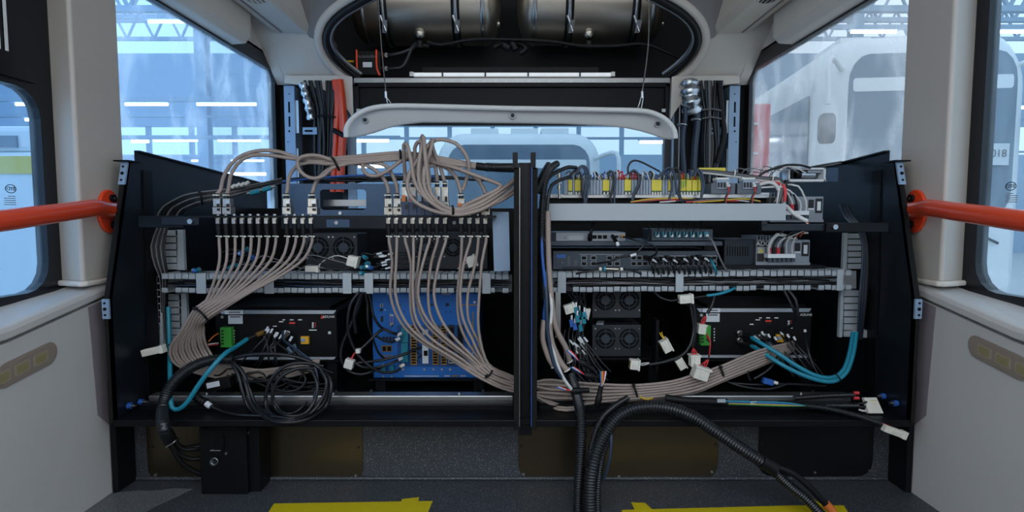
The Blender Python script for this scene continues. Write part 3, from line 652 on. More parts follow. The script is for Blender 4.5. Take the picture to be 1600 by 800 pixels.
# centre post: two uprights with tabs and a channel
zt = P(0, 255, 1.5).z
for x0, x1, tx0, tx1 in ((803, 812, 801, 809), (831, 840, 829, 837)):
    a = P(x0, 300, 1.5).x; b = P(x1, 300, 1.5).x
    po = ob('upright', MB().box((a, 1.5, 0.20), (b, 1.56, P(0, 262, 1.5).z)), 'felt', cb)
    c0, c1 = P(tx0, 300, 1.5).x, P(tx1, 300, 1.5).x
    ob('top_tab', MB().prism([(c0, 1.5, P(0, 264, 1.5).z), (c1, 1.5, P(0, 264, 1.5).z), (c1, 1.5, P(0, 238, 1.5).z), (c0, 1.5, P(0, 238, 1.5).z)], (0, 0.01, 0)), 'black_metal', po)
    xe = b if x0 < 810 else a
    ob('edge_bead', MB().box((xe-0.0008, 1.497, 0.21), (xe+0.0008, 1.5, P(0, 262, 1.5).z)), 'steel' if x0 < 810 else 'wire_blue', po)
ob('post_channel', MB().box((P(811, 300, 1.51).x, 1.515, 0.18), (P(832, 300, 1.51).x, 1.55, P(0, 254, 1.51).z)), 'black_metal', cb)
ob('post_web', MB().box((P(806, 300, 1.5).x, 1.69, ZS), (P(808, 300, 1.5).x, 2.3, 0.84)), 'black_metal', cb)
ob('post_web', MB().box((P(836, 300, 1.5).x, 1.69, ZS), (P(838, 300, 1.5).x, 2.3, 0.84)), 'black_metal', cb)
# aluminium rails along the shelf front, with blue bolts at the sides
for xa, xb, nm in ((232, 802, 'left'), (842, 1330, 'right')):
    r = thing('shelf_rail', P((xa+xb)/2, 628, 1.62), '%s bright aluminium rail lying along the cabinet shelf' % nm, 'rail', 'aluminium shelf rails')
    a, b = P(xa, 626, 1.62).x, P(xb, 626, 1.62).x; z = P(0, 629, 1.62).z
    ob('rail', MB().box((a, 1.62, ZS), (b, 1.66, ZS+0.026)), 'alu', r, bevel=0.003)
    for k in range(3):
        x = lerp(a, b, 0.15+0.35*k); ob('screw', MB().cyl((x, 1.64, ZS+0.026), (x, 1.64, ZS+0.030), 0.005, 8), 'steel', r)
    ob('front_angle', MB().box((a, 1.575, ZS), (b, 1.615, ZS+0.012)), 'black_metal', r)
for k, (px, py) in enumerate(((200, 634), (218, 628), (1382, 619), (1402, 630))):
    p = PX(px, py, (-1 if px < 800 else 1)*(XC-0.002)); s = -1 if px < 800 else 1
    bo = thing('blue_bolt', p, 'blue zinc bolt %s on the %s cabinet side panel' % (('nearer the front', 'farther back', 'farther back', 'nearer the front')[k], 'left' if s < 0 else 'right'), 'bolt', 'blue bolts on the side panels')
    ob('head', MB().cyl(p, p+V((-s*0.010, 0, 0)), 0.009, 6), 'wire_blue', bo); ob('shank', MB().cyl(p+V((-s*0.01, 0, 0)), p+V((-s*0.022, 0, 0)), 0.005, 8), 'steel', bo)
# rear mounting plates
bp = thing('slotted_back_plate', P(560, 337, 1.92), 'blue-grey mounting plate with a long slot behind the left connectors', 'plate')
o_ = [(a.x, 1.92, a.z) for a in [P(440, 336, 1.92)]]
a, b = P(440, 337, 1.92), P(790, 287, 1.92); c, d = P(500, 328, 1.92), P(572, 296, 1.92)
out_ = [(a.x, 1.92, a.z), (b.x, 1.92, a.z), (b.x, 1.92, b.z), (a.x, 1.92, b.z)]
hol = [(x, 1.92, z) for x, z in rrect(c.x, c.z, d.x, d.z, 0.012, 5)]
oo = []
for x, y, z in hol: # outer ring points matched to the hole
    cx, cz = (c.x+d.x)/2, (c.z+d.z)/2; dx, dz = x-cx, z-cz
    tx = ((b.x-cx) if dx > 0 else (cx-a.x))/max(abs(dx), 1e-6); tz = ((b.z-cz) if dz > 0 else (cz-a.z))/max(abs(dz), 1e-6)
    t = min(tx, tz); oo.append((cx+dx*t, 1.92, cz+dz*t))
m_ = MB(); m_.ring(oo, hol, (0, 0.006, 0))
for cr in ((a.x, a.z), (b.x, a.z), (b.x, b.z), (a.x, b.z)):
    near = sorted(range(len(oo)), key=lambda i: abs(oo[i][0]-cr[0])+abs(oo[i][2]-cr[1]))
    ix = [i for i in range(len(oo))]
    for i in ix:
        j = (i+1) % len(oo); A, B = oo[i], oo[j]
        if (abs(A[0]-cr[0]) < 1e-5 and abs(B[2]-cr[1]) < 1e-5) or (abs(B[0]-cr[0]) < 1e-5 and abs(A[2]-cr[1]) < 1e-5):
            m_.prism([A, B, (cr[0], 1.92, cr[1])], (0, 0.006, 0))
ob('plate', m_, 'plate_blue', bp)
ob('lower_rail', MB().pb(440, 340, 790, 357, 1.88, 0.03), 'panel_black', bp)
ob('slot_bar', MB().pb(505, 312, 572, 322, 2.0, 0.03), 'alu', bp)
ob('side_fold', MB().prism([P(440, 287, 1.92), P(447, 287, 1.92), P(447, 337, 1.92), P(440, 337, 1.92)], (-0.03, 0.25, 0)), 'plate_blue', bp)
for x, y in ((526, 348), (710, 348), (532, 333)):
    p = P(x, y, 1.879 if y > 340 else 1.919); ob('screw', MB().cyl(p+V((0, -0.006, 0)), p, 0.006, 8), 'steel', bp)
ob('screw_plate', MB().pb(510, 343, 546, 355, 1.878, 0.004), 'plate_blue', bp)
# connector bar and its brackets
br = thing('connector_bar', P(480, 345, 1.58), 'long black bar carrying the two rows of coaxial connectors', 'bar')
ob('bar', MB().pb(294, 337, 775, 340, 1.57, 0.045), 'black_metal', br)
ob('bracket', MB().pb(216, 337, 286, 356, 1.575, 0.012), 'black_metal', br, bevel=0.002)
ob('bracket', MB().pb(252, 339, 310, 352, 1.568, 0.008), 'panel_black', br, bevel=0.002)
p = P(298, 346, 1.566); ob('bracket_bolt', MB().cyl(p+V((0, -0.006, 0)), p+V((0, 0.003, 0)), 0.0075, 6), 'steel', br)
b2 = thing('shelf_bracket_bar', P(1270, 358, 1.58), 'black bracket bar with a bolt in front of the right power supplies', 'bar')
ob('bar', MB().pb(1190, 350, 1292, 361, 1.585, 0.02), 'panel_black', b2, bevel=0.002)
ob('hook', MB().pb(1190, 345, 1199, 352, 1.585, 0.02), 'panel_black', b2)
ob('bracket', MB().pb(1291, 348, 1390, 363, 1.575, 0.015), 'black_metal', b2, bevel=0.002)
p = P(1304, 354.5, 1.572); ob('bracket_bolt', MB().cyl(p+V((0, -0.006, 0)), p+V((0, 0.003, 0)), 0.0075, 6), 'steel', b2)
# ---------------------------------------------------------------- slotted wiring ducts
def hduct(x0, x1, yu0, yu1, yl0, yl1, dy, clips, label):
    Y = 1.66; t = thing('wire_duct', P((x0+x1)/2, yl1, Y), label, 'wire duct', 'slotted wiring ducts')
    sl = lambda x: dy*(x-x0)/(x1-x0)
    ob('back_wall', MB().hexa([P(x0, yl1-1, Y+0.075), P(x1, yl1-1+dy, Y+0.075), P(x1, yu0+dy+1, Y+0.075), P(x0, yu0+1, Y+0.075), P(x0, yl1-1, Y+0.08), P(x1, yl1-1+dy, Y+0.08), P(x1, yu0+dy+1, Y+0.08), P(x0, yu0+1, Y+0.08)]), 'duct_grey', t)
    step = 10.65; n_ = int((x1-x0)/step); rnd = random.Random(int(x0))
    gap = set(rnd.sample(range(n_), 4))
    for k in range(n_):
        xa = x0+k*step; dyk = sl(xa)+rnd.uniform(-0.5, 0.5)
        for ya, yb, up in ((yu0, yu1, 1), (yl0, yl1, 0)):
            if not up and k in gap: continue
            a = P(xa+0.8, yb+dyk, Y); b = P(xa+step-0.8, ya+dyk, Y); m_ = MB()
            m_.box((a.x, Y, a.z), (b.x, Y+0.002, b.z))
            zz = b.z if up else a.z
            m_.box((a.x, Y, zz-0.001), (b.x, Y+0.078, zz+0.001))
            ob('finger', m_, 'duct_grey', t)
    for xc, w in clips:
        ob('retaining_clip', MB().pb(xc-w/2, yu0-1+sl(xc), xc+w/2, yl1+2+sl(xc), Y-0.006, 0.003), 'cover_grey', t, bevel=0.001)
hduct(252, 800, 428, 436, 450, 457, 0, ((314, 14), (420, 14), (542, 13), (576, 13), (760, 13)), 'left slotted grey wiring duct running above the blue computer')
hduct(852, 1338, 426, 434, 449, 456, -4, ((878, 13), (1062, 13), (1313, 11)), 'right slotted grey wiring duct running under the network switch')
def vduct(x0, x1, xs, y0, y1, Y, label, side, n_):
    t = thing('wire_duct', P((x0+x1)/2, y1, Y), label, 'wire duct', 'slotted wiring ducts')
    st = (y1-y0)/n_
    if side > 0: ob('spine', MB().pb(xs, y0, x1, y1, Y, 0.012), 'duct_grey', t)
    else: ob('spine', MB().pb(x0, y0, xs, y1, Y, 0.012), 'duct_grey', t)
    for k in range(n_):
        ya = y0+k*st
        if side > 0: ob('finger', MB().pb(x0, ya+0.9, xs, ya+st-0.9, Y, 0.012), 'duct_grey', t)
        else: ob('finger', MB().pb(xs, ya+0.9, x1, ya+st-0.9, Y, 0.012), 'duct_grey', t)
    ob('channel', MB().pb(x0+2, y0, x1-2, y1, Y+0.012, 0.03), 'void', t)
vduct(258, 286, 277, 359, 422, 1.72, 'short upright grey wiring duct above the left horizontal duct', 1, 6)
vduct(263, 291, 283, 459, 545, 1.74, 'upright grey wiring duct left of the left black computer', 1, 8)
vduct(244, 251, 250, 432, 548, 1.70, 'narrow upright grey duct edge against the left side panel', 1, 11)
vduct(1317, 1346, 1325, 364, 421, 1.72, 'short upright grey wiring duct above the right horizontal duct', -1, 6)
vduct(1311, 1342, 1319, 453, 527, 1.70, 'upright grey wiring duct right of the right black computer', -1, 7)
vduct(1356, 1363, 1357, 366, 440, 1.72, 'narrow upright grey duct edge against the right side panel', -1, 7)
ob('duct_clip', MB().pb(1333, 516, 1358, 528, 1.69, 0.02), 'duct_grey', None, 'grey clip at the foot of the right upright wiring duct', 'clip', bevel=0.002)
# flat covers
ob('duct_cover', MB().pb(852, 318, 1229, 345, 1.60, 0.05), 'cover_grey', None, 'long flat light grey duct cover under the yellow terminal blocks', 'duct cover', bevel=0.002)
ob('cover_plate', MB().prism([P(769, 331, 1.62), P(795, 331, 1.62), P(797, 423, 1.62), P(772, 424, 1.62)], (0, 0.004, 0)), 'bracket_blue', None, 'upright light grey-blue cover plate beside the centre post', 'cover plate')
# wires lying in the ducts
rnd = random.Random(3)
for k in range(16):
    y = lerp(438, 450, (k*7 % 16)/15); a = rnd.uniform(255, 300) if k % 3 else rnd.uniform(300, 500); b = rnd.uniform(760, 800)
    n_ = 8; ob('duct_wire', tubemb([P(lerp(a, b, i/n_), y+rnd.uniform(-2.5, 2.5), 1.675+0.03*rnd.random()) for i in range(n_+1)], rnd.choice((0.0022, 0.003)), 6, 0.05), rnd.choice(['wire_black']*5+['wire_dark_blue']), None, 'thin dark cable lying in the left horizontal wiring duct', 'cable', 'cables in the left horizontal duct')
for k in range(18):
    y = lerp(436, 450, (k*7 % 18)/17); a = rnd.uniform(855, 900) if k % 3 else rnd.uniform(880, 1000); b = rnd.uniform(1200, 1325)
    n_ = 8; ob('duct_wire', tubemb([P(lerp(a, b, i/n_), y-4*(lerp(a, b, i/n_)-852)/486+rnd.uniform(-2.5, 2.5), 1.675+0.03*rnd.random()) for i in range(n_+1)], rnd.choice((0.0022, 0.003)), 6, 0.05), rnd.choice(['wire_black']*3+['wire_grey']), None, 'thin cable lying in the right horizontal wiring duct', 'cable', 'cables in the right horizontal duct')
# ================================================================== EQUIPMENT
mat('plate_blue2', '174a86', 0.45, 0.2)
mat('navy_block', '24344f', 0.45)
mat('rj_cream', 'cfc08a', 0.5)
mat('green_dark', '2f5a32', 0.5)
mat('terminal_dark', '565d68', 0.5)
mat('socket_rim', '9a8f7c', 0.5)
mat('case_fan', '2b3036', 0.5, 0.2, var=0.08)
def disc(mb, x, y, Y, r_px, d=0.004, n=14):
    p = P(x, y, Y); return mb.cyl(p+V((0, -d, 0)), p+V((0, 0.001, 0)), r_px/FPX*Y, n)
def fan(parent, x, y, Y, r):      # fan guard: dark well, blades, rings, spokes, hub
    p = P(x, y, Y); R = r/FPX*Y
    f = ob('fan', MB().cyl(p+V((0, -0.0015, 0)), p+V((0, 0.002, 0)), R, 24), 'void', parent)
    g = MB().torus(p+V((0, -0.003, 0)), (0, 1, 0), R*0.76, R*0.055, 28, 5)
    for k in range(4):
        a = math.pi/2*k; d = V((math.cos(a), 0, math.sin(a))); g.sweep([p+d*R*0.4+V((0, -0.003, 0)), p+d*R*1.0+V((0, -0.003, 0))], R*0.06, 4)
    ob('guard', g, 'case_dark', f)
    ob('hub', MB().cyl(p+V((0, -0.0045, 0)), p+V((0, -0.001, 0)), R*0.45, 18), 'case_dark', f)
    bl = MB()
    for k in range(7):
        a = 2*math.pi*k/7; d = V((math.cos(a), 0, math.sin(a))); t = V((-math.sin(a), 0, math.cos(a)))
        bl.add([p+d*R*0.45+V((0, -0.0018, 0)), p+d*R*0.7+t*R*0.1+V((0, -0.0024, 0)), p+d*R*0.7+t*R*0.32+V((0, -0.0016, 0)), p+d*R*0.45+t*R*0.25+V((0, -0.0016, 0))], [(0, 1, 2, 3)])
    ob('blades', bl, 'box_black', f)
def fan_box(x0, y0, x1, y1, Y, d, cs, r, label):
    t = thing('fan_unit', P((x0+x1)/2, y1, Y), label, 'fan unit', 'black fan units')
    ob('case', MB().pb(x0, y0, x1, y1, Y, d), 'case_fan', t, bevel=0.002)
    for x, y in cs:
        fan(t, x, y, Y, r)
        for a, b in ((-1, -1), (1, -1), (-1, 1), (1, 1)):
            if y0+1.5 < y+b*r*0.98 < y1-1.5: ob('screw', disc(MB(), x+a*r*0.98, y+b*r*0.98, Y, 1.3, 0.002, 8), 'steel', t)
    return t
fan_box(478, 365, 558, 421, 1.80, 0.12, ((497, 387), (537, 387)), 17, 'black fan unit behind the left row of hanging coaxial cables')
fan_box(606, 364, 762, 421, 1.80, 0.12, ((665, 387), (708, 387)), 14, 'black fan unit behind the right row of hanging coaxial cables')
fan_box(925, 453, 1002, 497, 1.78, 0.12, ((946, 469), (983, 469)), 16, 'upper of the two black fan units below the right wiring duct')
lf = fan_box(925, 508, 1002, 557, 1.78, 0.12, ((946, 529), (983, 529)), 16, 'lower of the two black fan units below the right wiring duct')
ob('sticker', MB().obox(P(938, 504, 1.80), (0.011, 0, 0), (0.006, 0.03, 0), (0, 0, 0.001)), 'cover_grey', lf)
# trays carrying the lower equipment
for k, (a, b, yt, Y, nm) in enumerate(((330, 530, 561, 1.74, 'left black computer'), (575, 760, 591, 1.75, 'blue computer'), (905, 1035, 558, 1.78, 'lower fan unit'), (1080, 1275, 560, 1.74, 'right black computer'))):
    t = thing('equipment_tray', P((a+b)/2, 600, Y), 'black steel tray carrying the %s' % nm, 'tray', 'equipment trays')
    zt = P(0, yt, Y).z; x0, x1 = P(a, 500, Y).x, P(b, 500, Y).x
    ob('top', MB().box((x0, Y-0.01, zt-0.006), (x1, Y+0.3, zt)), 'black_metal', t)
    for x in (x0+0.02, x1-0.04):
        ob('foot', MB().box((x, Y+0.0, ZS), (x+0.03, Y+0.28, zt-0.006)), 'black_metal', t)
    for x in (x0+0.01, x1-0.01):
        ob('foot_plate', MB().box((x-0.02, Y-0.03, ZS), (x+0.02, Y, ZS+0.004)), 'black_metal', t)
        ob('screw', MB().cyl((x, Y-0.015, ZS+0.004), (x, Y-0.015, ZS+0.009), 0.005, 6), 'steel', t)
ob('side_post', MB().pb(1024, 500, 1030, 580, 1.72, 0.05), 'black_metal', None, 'black upright sheet post right of the fan units', 'post')
# ---------------------------------------------------------------- two black computers
def adlink(x0, x1, y0, y1, label, right):
    Y = 1.74; t = thing('embedded_computer', P((x0+x1)/2, y1, Y), label, 'computer', 'black embedded computers')
    ob('case', MB().pb(x0, y0+3, x1, y1-3, Y, 0.26), 'box_black', t, bevel=0.003)
    W_ = x1-x0
    for ya, yb in ((y0, y0+5.5), (y1-4, y1)):
        ob('silver_bevel', MB().prism([P(x0+4, ya, Y-0.004), P(x1-1, ya, Y-0.004), P(x1-5, yb, Y-0.006), P(x0+8, yb, Y-0.006)], (0, 0.01, 0)), 'case_grey', t)
    ob('top_fins', MB().pb(x0+20, y0-6, x1-10, y0, Y+0.05, 0.2), 'box_black', t)
    f = lambda u: x0+W_*u
    ls = ob('label_strip', MB().pb(f(0.07), y0, f(0.22), y0+6, Y-0.009, 0.003), 'label_white', t)
    for k in range(6): ob('print', MB().pb(f(0.105)+k*3, y0+2, f(0.105)+k*3+2, y0+4, Y-0.0095, 0.001), 'ink', ls)
    lp = ob('label_plate', MB().pb(f(0.10), y0+8, f(0.215), y0+21, Y-0.004, 0.003), 'label_white', t)
    ob('print', MB().pb(f(0.115), y0+9.5, f(0.2), y0+11, Y-0.0045, 0.001), 'ink', lp)
    text('ADLINK', P(f(0.935) if not right else f(0.95), y0+10, Y-0.0035), 0.0105, 'light_ink', t)
    q = [P(f(0.865), y0+13, Y-0.003), P(f(0.895), y0+12.5, Y-0.003), P(f(0.878), y0+7, Y-0.003)]
    if not right: ob('red_emblem', MB().prism(q, (0, 0.002, 0)), 'red_ink', t)
    ob('screw', disc(MB(), f(0.055), y0+10, Y, 2.4, 0.005), 'steel', t)
    for u, v, w in ((0.55, 14, 4), (0.61, 14, 6), (0.68, 14, 6), (0.52, 17, 7), (0.47, 24, 6), (0.77, 30, 12)):
        ob('print', MB().pb(f(u), y0+v, f(u)+w, y0+v+1.5, Y-0.001, 0.002), 'light_ink', t)
    for k in range(3):
        ob('indicator', MB().pb(f(0.795), y0+19+k*3, f(0.795)+2.4, y0+21.2+k*3, Y-0.002, 0.003), 'label_white', t)
        ob('indicator', MB().pb(f(0.818), y0+19+k*3, f(0.818)+1.4, y0+20.6+k*3, Y-0.002, 0.003), 'red_ink', t)
    ob('indicator', MB().pb(f(0.93), y0+33, f(0.93)+4, y0+37, Y-0.002, 0.003), 'label_white', t)
    # green terminal plug
    gx = f(0.035 if not right else 0.055)
    g = ob('terminal_plug', MB().pb(gx, y0+27, gx+16, y0+58, Y-0.02, 0.02), 'green_block', t, bevel=0.001)
    for k in range(5): ob('clamp_hole', MB().pb(gx+1, y0+31+k*5, gx+4.5, y0+33.5+k*5, Y-0.0215, 0.003), 'ink', g)
    for k in range(5): ob('pin_mark', MB().pb(gx+20, y0+31+k*4.5, gx+22, y0+33+k*4.5, Y-0.001, 0.002), 'light_ink', t)
    # round coax sockets and plugs
    for u, v in (((0.40, 33), (0.43, 31), (0.455, 35), (0.58, 38), (0.60, 34)) if not right else ((0.37, 37), (0.37, 48), (0.50, 44), (0.55, 42), (0.59, 42))):
        p = P(f(u), y0+v, Y); s_ = ob('socket', MB().lathe(p, (0.1, -1, -0.1), [(0, 0.0075), (0.008, 0.0075), (0.009, 0.006), (0.02, 0.006)], 12), 'nickel', t)
        ob('ring', MB().torus(p+V((0.001, -0.012, -0.001)), (0.1, -1, -0.1), 0.0075, 0.0018, 14, 5), 'steel', s_)
    ob('port', MB().pb(f(0.60), y0+20, f(0.66), y0+26, Y-0.003, 0.004), 'rubber', t)
    ob('port_lamp', MB().pb(f(0.605), y0+18.5, f(0.655), y0+21, Y-0.005, 0.004), 'red_ink', t)
    ob('port', MB().pb(f(0.68), y0+38, f(0.78), y0+62, Y-0.002, 0.003), 'rubber', t)
    sq = ob('network_plug', MB().pb(f(0.70), y0+41, f(0.765), y0+53, Y-0.012, 0.012), 'rj_yellow', t, bevel=0.002)
    ob('clip', MB().pb(f(0.702), y0+44, f(0.735), y0+49, Y-0.015, 0.004), 'bracket_blue', sq)
    ob('network_plug', MB().obox(P(f(0.63), y0+60, Y-0.02), (0.009, 0, 0.004), (0, 0.012, 0), (-0.003, 0, 0.010)), 'bracket_blue', t)
    return t
adlink(338, 526, 485, 562, 'black embedded computer with silver edges behind the left cable loops', False)
adlink(1085, 1269, 482, 559, 'black embedded computer with silver edges behind the teal cables', True)
# small coax jumpers of the left computer with white sleeve tags
rnd = random.Random(11)
for k in range(12):
    x0, y0 = rnd.uniform(410, 455), rnd.uniform(514, 530); x1 = x0+rnd.uniform(-50, 50); y1 = rnd.uniform(565, 585)
    w = ob('jumper_wire', tubemb(pp([(x0, y0, 1.725), (x0-3, y0+8, 1.70), (lerp(x0, x1, 0.6), lerp(y0, y1, 0.6), 1.68), (x1, y1, 1.69)]), 0.0028, 6), 'wire_black', None, 'thin black jumper wire plugged into the left black computer', 'wire', 'jumper wires of the left computer')
    ob('sleeve', MB().cyl(P(x0+2, y0-4, 1.715), P(x0-2, y0+3, 1.712), 0.0032, 6), 'label_white', w)
for k in range(6):
    x0, y0 = lerp(1190, 1240, k/5), 520+4*(k % 3); x1 = lerp(1240, 1290, k/5); y1 = 588+3*(k % 2)
    w = ob('jumper_wire', tubemb(pp([(x0, y0, 1.725), (x0+6, y0+12, 1.69), (lerp(x0, x1, 0.6), lerp(y0, y1, 0.6), 1.66), (x1, y1, 1.65)]), 0.003, 6), 'wire_black', None, 'thin black jumper wire plugged into the right black computer', 'wire', 'jumper wires of the right computer')
    ob('sleeve', MB().cyl(P(x0, y0-2, 1.715), P(x0+3, y0+4, 1.71), 0.0036, 6), 'label_white', w)
# ---------------------------------------------------------------- blue computer
Y = 1.75
bc = thing('blue_computer', P(665, 591, Y), 'bright blue industrial computer full of expansion slots behind the grey cables', 'computer')
ob('case', MB().pb(583, 458, 748, 591, Y, 0.28), 'blue_case', bc, bevel=0.004)
ob('slot_well', MB().pb(621, 508, 729, 573, Y-0.001, 0.002), 'plate_blue2', bc)
for x, pat in ((642, 1), (676, 1), (689, 1), (701, 0), (715, 0)):
    sb = ob('slot_cover', MB().pb(x, 508, x+8.5, 570, Y-0.004, 0.004), 'gold' if pat else 'ink', bc)
    for k in range(14 if pat else 2):
        y = 509.5+k*4.3 if pat else 512+k*30; ob('slot_hole', MB().pb(x+0.8, y, x+7.7, y+(2.8 if pat else 24), Y-0.0052, 0.003), 'void', sb)
for k in range(9):
    a = P(653+(k % 2)*3, 512+k*6.5, Y-0.003); ob('vent_slash', MB().obox(a, (0.006, 0, 0.005*(1 if k % 2 else -1)), (0, 0.002, 0), (0.001, 0, -0.0014)), 'void', bc)
ng = ob('expansion_plate', MB().pb(660, 539, 669, 568, Y-0.005, 0.005), 'label_white', bc); ob('jack', MB().pb(662, 548, 668, 556, Y-0.0062, 0.002), 'void', ng)
ob('expansion_plate', MB().pb(660, 515, 669, 523, Y-0.005, 0.005), 'cover_grey', bc)
ob('expansion_plate', MB().pb(701, 561, 711, 568, Y-0.005, 0.005), 'cover_grey', bc)
ob('terminal_strip', MB().pb(627, 512, 637, 535, Y-0.012, 0.012), 'teal_plug', bc); ob('terminal_strip', MB().pb(627, 536, 637, 566, Y-0.012, 0.012), 'teal_plug', bc)
vg = ob('video_port', MB().pb(609, 492, 615, 508, Y-0.006, 0.006), 'steel', bc, bevel=0.001); ob('socket', MB().pb(610, 494, 613.5, 504, Y-0.008, 0.004), 'vga_blue', vg)
for y in (491, 508): ob('screw', disc(MB(), 611, y, Y, 1.6, 0.008, 8), 'steel', vg)
for x, y, r, m in ((596.5, 477, 2.8, 'steel'), (596.5, 477, 1.6, 'ink'), (596, 484, 2.4, 'ink'), (602, 484, 1, 'light_ink'), (624, 477, 2.2, 'ink'), (651, 477, 2, 'ink'), (675, 476, 2, 'ink'), (699, 476, 2.8, 'ink'), (741.5, 472, 2, 'light_ink'), (697, 487, 1, 'ink'), (704, 487, 1, 'ink'), (632, 487, 1, 'ink'), (663, 577, 1.8, 'alu'), (677, 577, 1.8, 'alu'), (690.5, 577, 1.8, 'alu'), (703.5, 577, 1.8, 'alu'), (630, 577, 1.8, 'alu'), (599, 588, 1.6, 'steel'), (612, 588, 1.6, 'steel')):
    ob('screw', disc(MB(), x, y, Y, r, 0.003 if r < 2.7 else 0.002, 10), m, bc)
ob('slot', MB().pb(595, 494, 598.5, 503, Y-0.002, 0.003), 'ink', bc)
for k in range(4): ob('usb_port', MB().pb(597+k*5.5, 526.5, 600.5+k*5.5, 534, Y-0.003, 0.003), 'ink', bc)
for k in range(2): j = ob('network_port', MB().pb(596.5+k*8, 540, 604+k*8, 549.5, Y-0.003, 0.003), 'gold', bc); ob('jack', MB().pb(597.5+k*8, 541.5, 603+k*8, 548.5, Y-0.0045, 0.002), 'void', j)
for k in range(3):
    j = ob('usb_port', MB().pb(596.5+k*6, 555, 601.5+k*6, 560, Y-0.003, 0.003), 'gold', bc); ob('tongue', MB().pb(597.5+k*6, 556, 600.5+k*6, 558, Y-0.0045, 0.002), 'wire_blue', j)
for x in (596, 609): ob('power_plug', MB().pb(x, 572, x+6, 581, Y-0.02, 0.02), 'teal_plug', bc)
ob('print_line', MB().pb(632, 587, 686, 588.5, Y-0.001, 0.002), 'cover_grey', bc)
for x, w in ((694, 9), (706, 10), (719, 9)): ob('print_line', MB().pb(x, 586.5, x+w, 588.5, Y-0.001, 0.002), 'gold' if x == 706 else 'cover_grey', bc)
ob('print_line', MB().pb(721, 476, 745, 477.5, Y-0.001, 0.002), 'gold', bc)
ob('print_line', MB().pb(738.5, 487, 740, 545, Y-0.001, 0.002), 'gold', bc); ob('print_line', MB().pb(737.5, 545, 739, 583, Y-0.001, 0.002), 'cover_grey', bc)
for x in (604, 690): ob('top_edge', MB().pb(x, 459, x+14, 460.5, Y-0.002, 0.003), 'cover_grey', bc)
# cables of the blue computer
bl = [([(562,455,1.64),(548,475,1.63),(543,505,1.63),(547,530,1.64),(560,555,1.65),(580,574,1.66),(600,582,1.68),(620,580,1.70),(629,571,1.72)], 0.0042),
      ([(566,457,1.65),(560,480,1.66),(545,515,1.66),(533,545,1.66),(534,565,1.66),(545,580,1.66),(565,585,1.66),(590,577,1.69),(598,572,1.72)], 0.0042),
      ([(570,457,1.65),(574,475,1.66),(575,505,1.66),(583,530,1.68),(592,552,1.70),(604,562,1.72)], 0.0036),
      ([(575,458,1.66),(580,475,1.67),(583,492,1.67),(592,508,1.68),(601,515,1.71)], 0.004),
      ([(561,548,1.66),(575,535,1.67),(588,522,1.68),(600,514,1.70),(612,520,1.70),(625,522,1.72)], 0.0045),
      ([(588,525,1.68),(600,532,1.69),(612,535,1.70),(622,530,1.72)], 0.0036),
      ([(545,568,1.66),(570,566,1.66),(600,562,1.69),(630,554,1.70),(655,543,1.73)], 0.0042),
      ([(556,567,1.65),(565,573,1.65),(590,574,1.68),(615,566,1.70),(626,560,1.72)], 0.004),
      ([(556,520,1.66),(553,495,1.65),(560,470,1.65),(565,458,1.65)], 0.005)]
for k, (q, r) in enumerate(bl):
    w = ob('computer_cable', tubemb(pp(q), r, 8), 'wire_black', None, '%s black cable looping at the left of the blue computer, counted downwards' % ORD[k], 'cable', 'cables of the blue computer')
    if k in (0, 1, 4, 5, 7): e = q[-1]; ob('plug', MB().cyl(P(e[0]-4, e[1]+2, e[2]-0.01), P(e[0]+2, e[1]-1, e[2]), 0.0055, 8), 'connector_white' if k in (0, 1) else 'label_white', w)
pc = thing('power_connector', P(545, 572, 1.65), 'white square power connector with red wire left of the blue computer', 'connector')
ob('housing', MB().obox(P(546, 568, 1.65), (0.012, 0, -0.004), (0, 0.012, 0), (0.004, 0, 0.013)), 'connector_white', pc, bevel=0.002)
ob('wire', tubemb(pp([(549,562,1.655),(552,555,1.66),(558,548,1.66)]), 0.003, 6), 'wire_red', pc)
ob('plug', MB().obox(P(560, 548, 1.65), (0.006, 0, 0), (0, 0.008, 0), (0, 0, 0.006)), 'connector_white', pc)
# ---------------------------------------------------------------- right upper shelf
Y = 1.68
sh_ = thing('equipment_shelf', P(990, 386, Y), 'thin dark grey shelf under the small grey router', 'shelf')
ob('shelf', MB().pb(852, 377.5, 1129, 384, Y-0.02, 0.25), 'case_dark', sh_, bevel=0.001)
ob('bracket', MB().pb(1100, 384, 1126, 392, Y+0.1, 0.02), 'black_metal', sh_)
rt = thing('router', P(918, 377, Y), 'small grey router with four network ports on the thin shelf', 'router')
ob('case', MB().pb(868, 363, 977.5, 377, Y, 0.14), 'case_grey', rt, bevel=0.0015)
ob('end_block', MB().pb(861, 363, 869, 377, Y, 0.1), 'panel_black', rt)
ob('oval_plate', MB().prism([(x, Y-0.002, z) for x, z in rrect(P(888, 375, Y).x, P(888, 375, Y).z, P(912, 368, Y).x, P(912, 368, Y).z, 0.003)], (0, 0.003, 0)), 'cover_grey', rt)
for k in range(4): ob('network_port', MB().pb(918+k*8, 367.5, 924.5+k*8, 373, Y-0.001, 0.002), 'void', rt)
ob('port', MB().pb(961, 368, 966, 371.5, Y-0.002, 0.003), 'void', rt); ob('antenna_jack', disc(MB(), 972, 369, Y, 2.6, 0.012), 'gold', rt)
ob('button', disc(MB(), 883, 371.5, Y, 0.9, 0.002, 8), 'ink', rt)
w = ob('network_cable', tubemb(pp([(921,371,1.66),(923,366,1.64),(924,358,1.64),(927,348,1.66)]), 0.0045, 8), 'rubber', None, 'black network cable rising from the first router port', 'cable')
ob('boot', MB().cyl(P(922, 374, 1.665), P(922, 367, 1.645), 0.007, 8), 'rubber', w)
w = ob('power_cable', tubemb(pp([(957,369,1.66),(961,375,1.62),(965,382,1.60)]), 0.006, 8), 'rubber', None, 'black power plug with a white tip hanging from the router', 'cable')
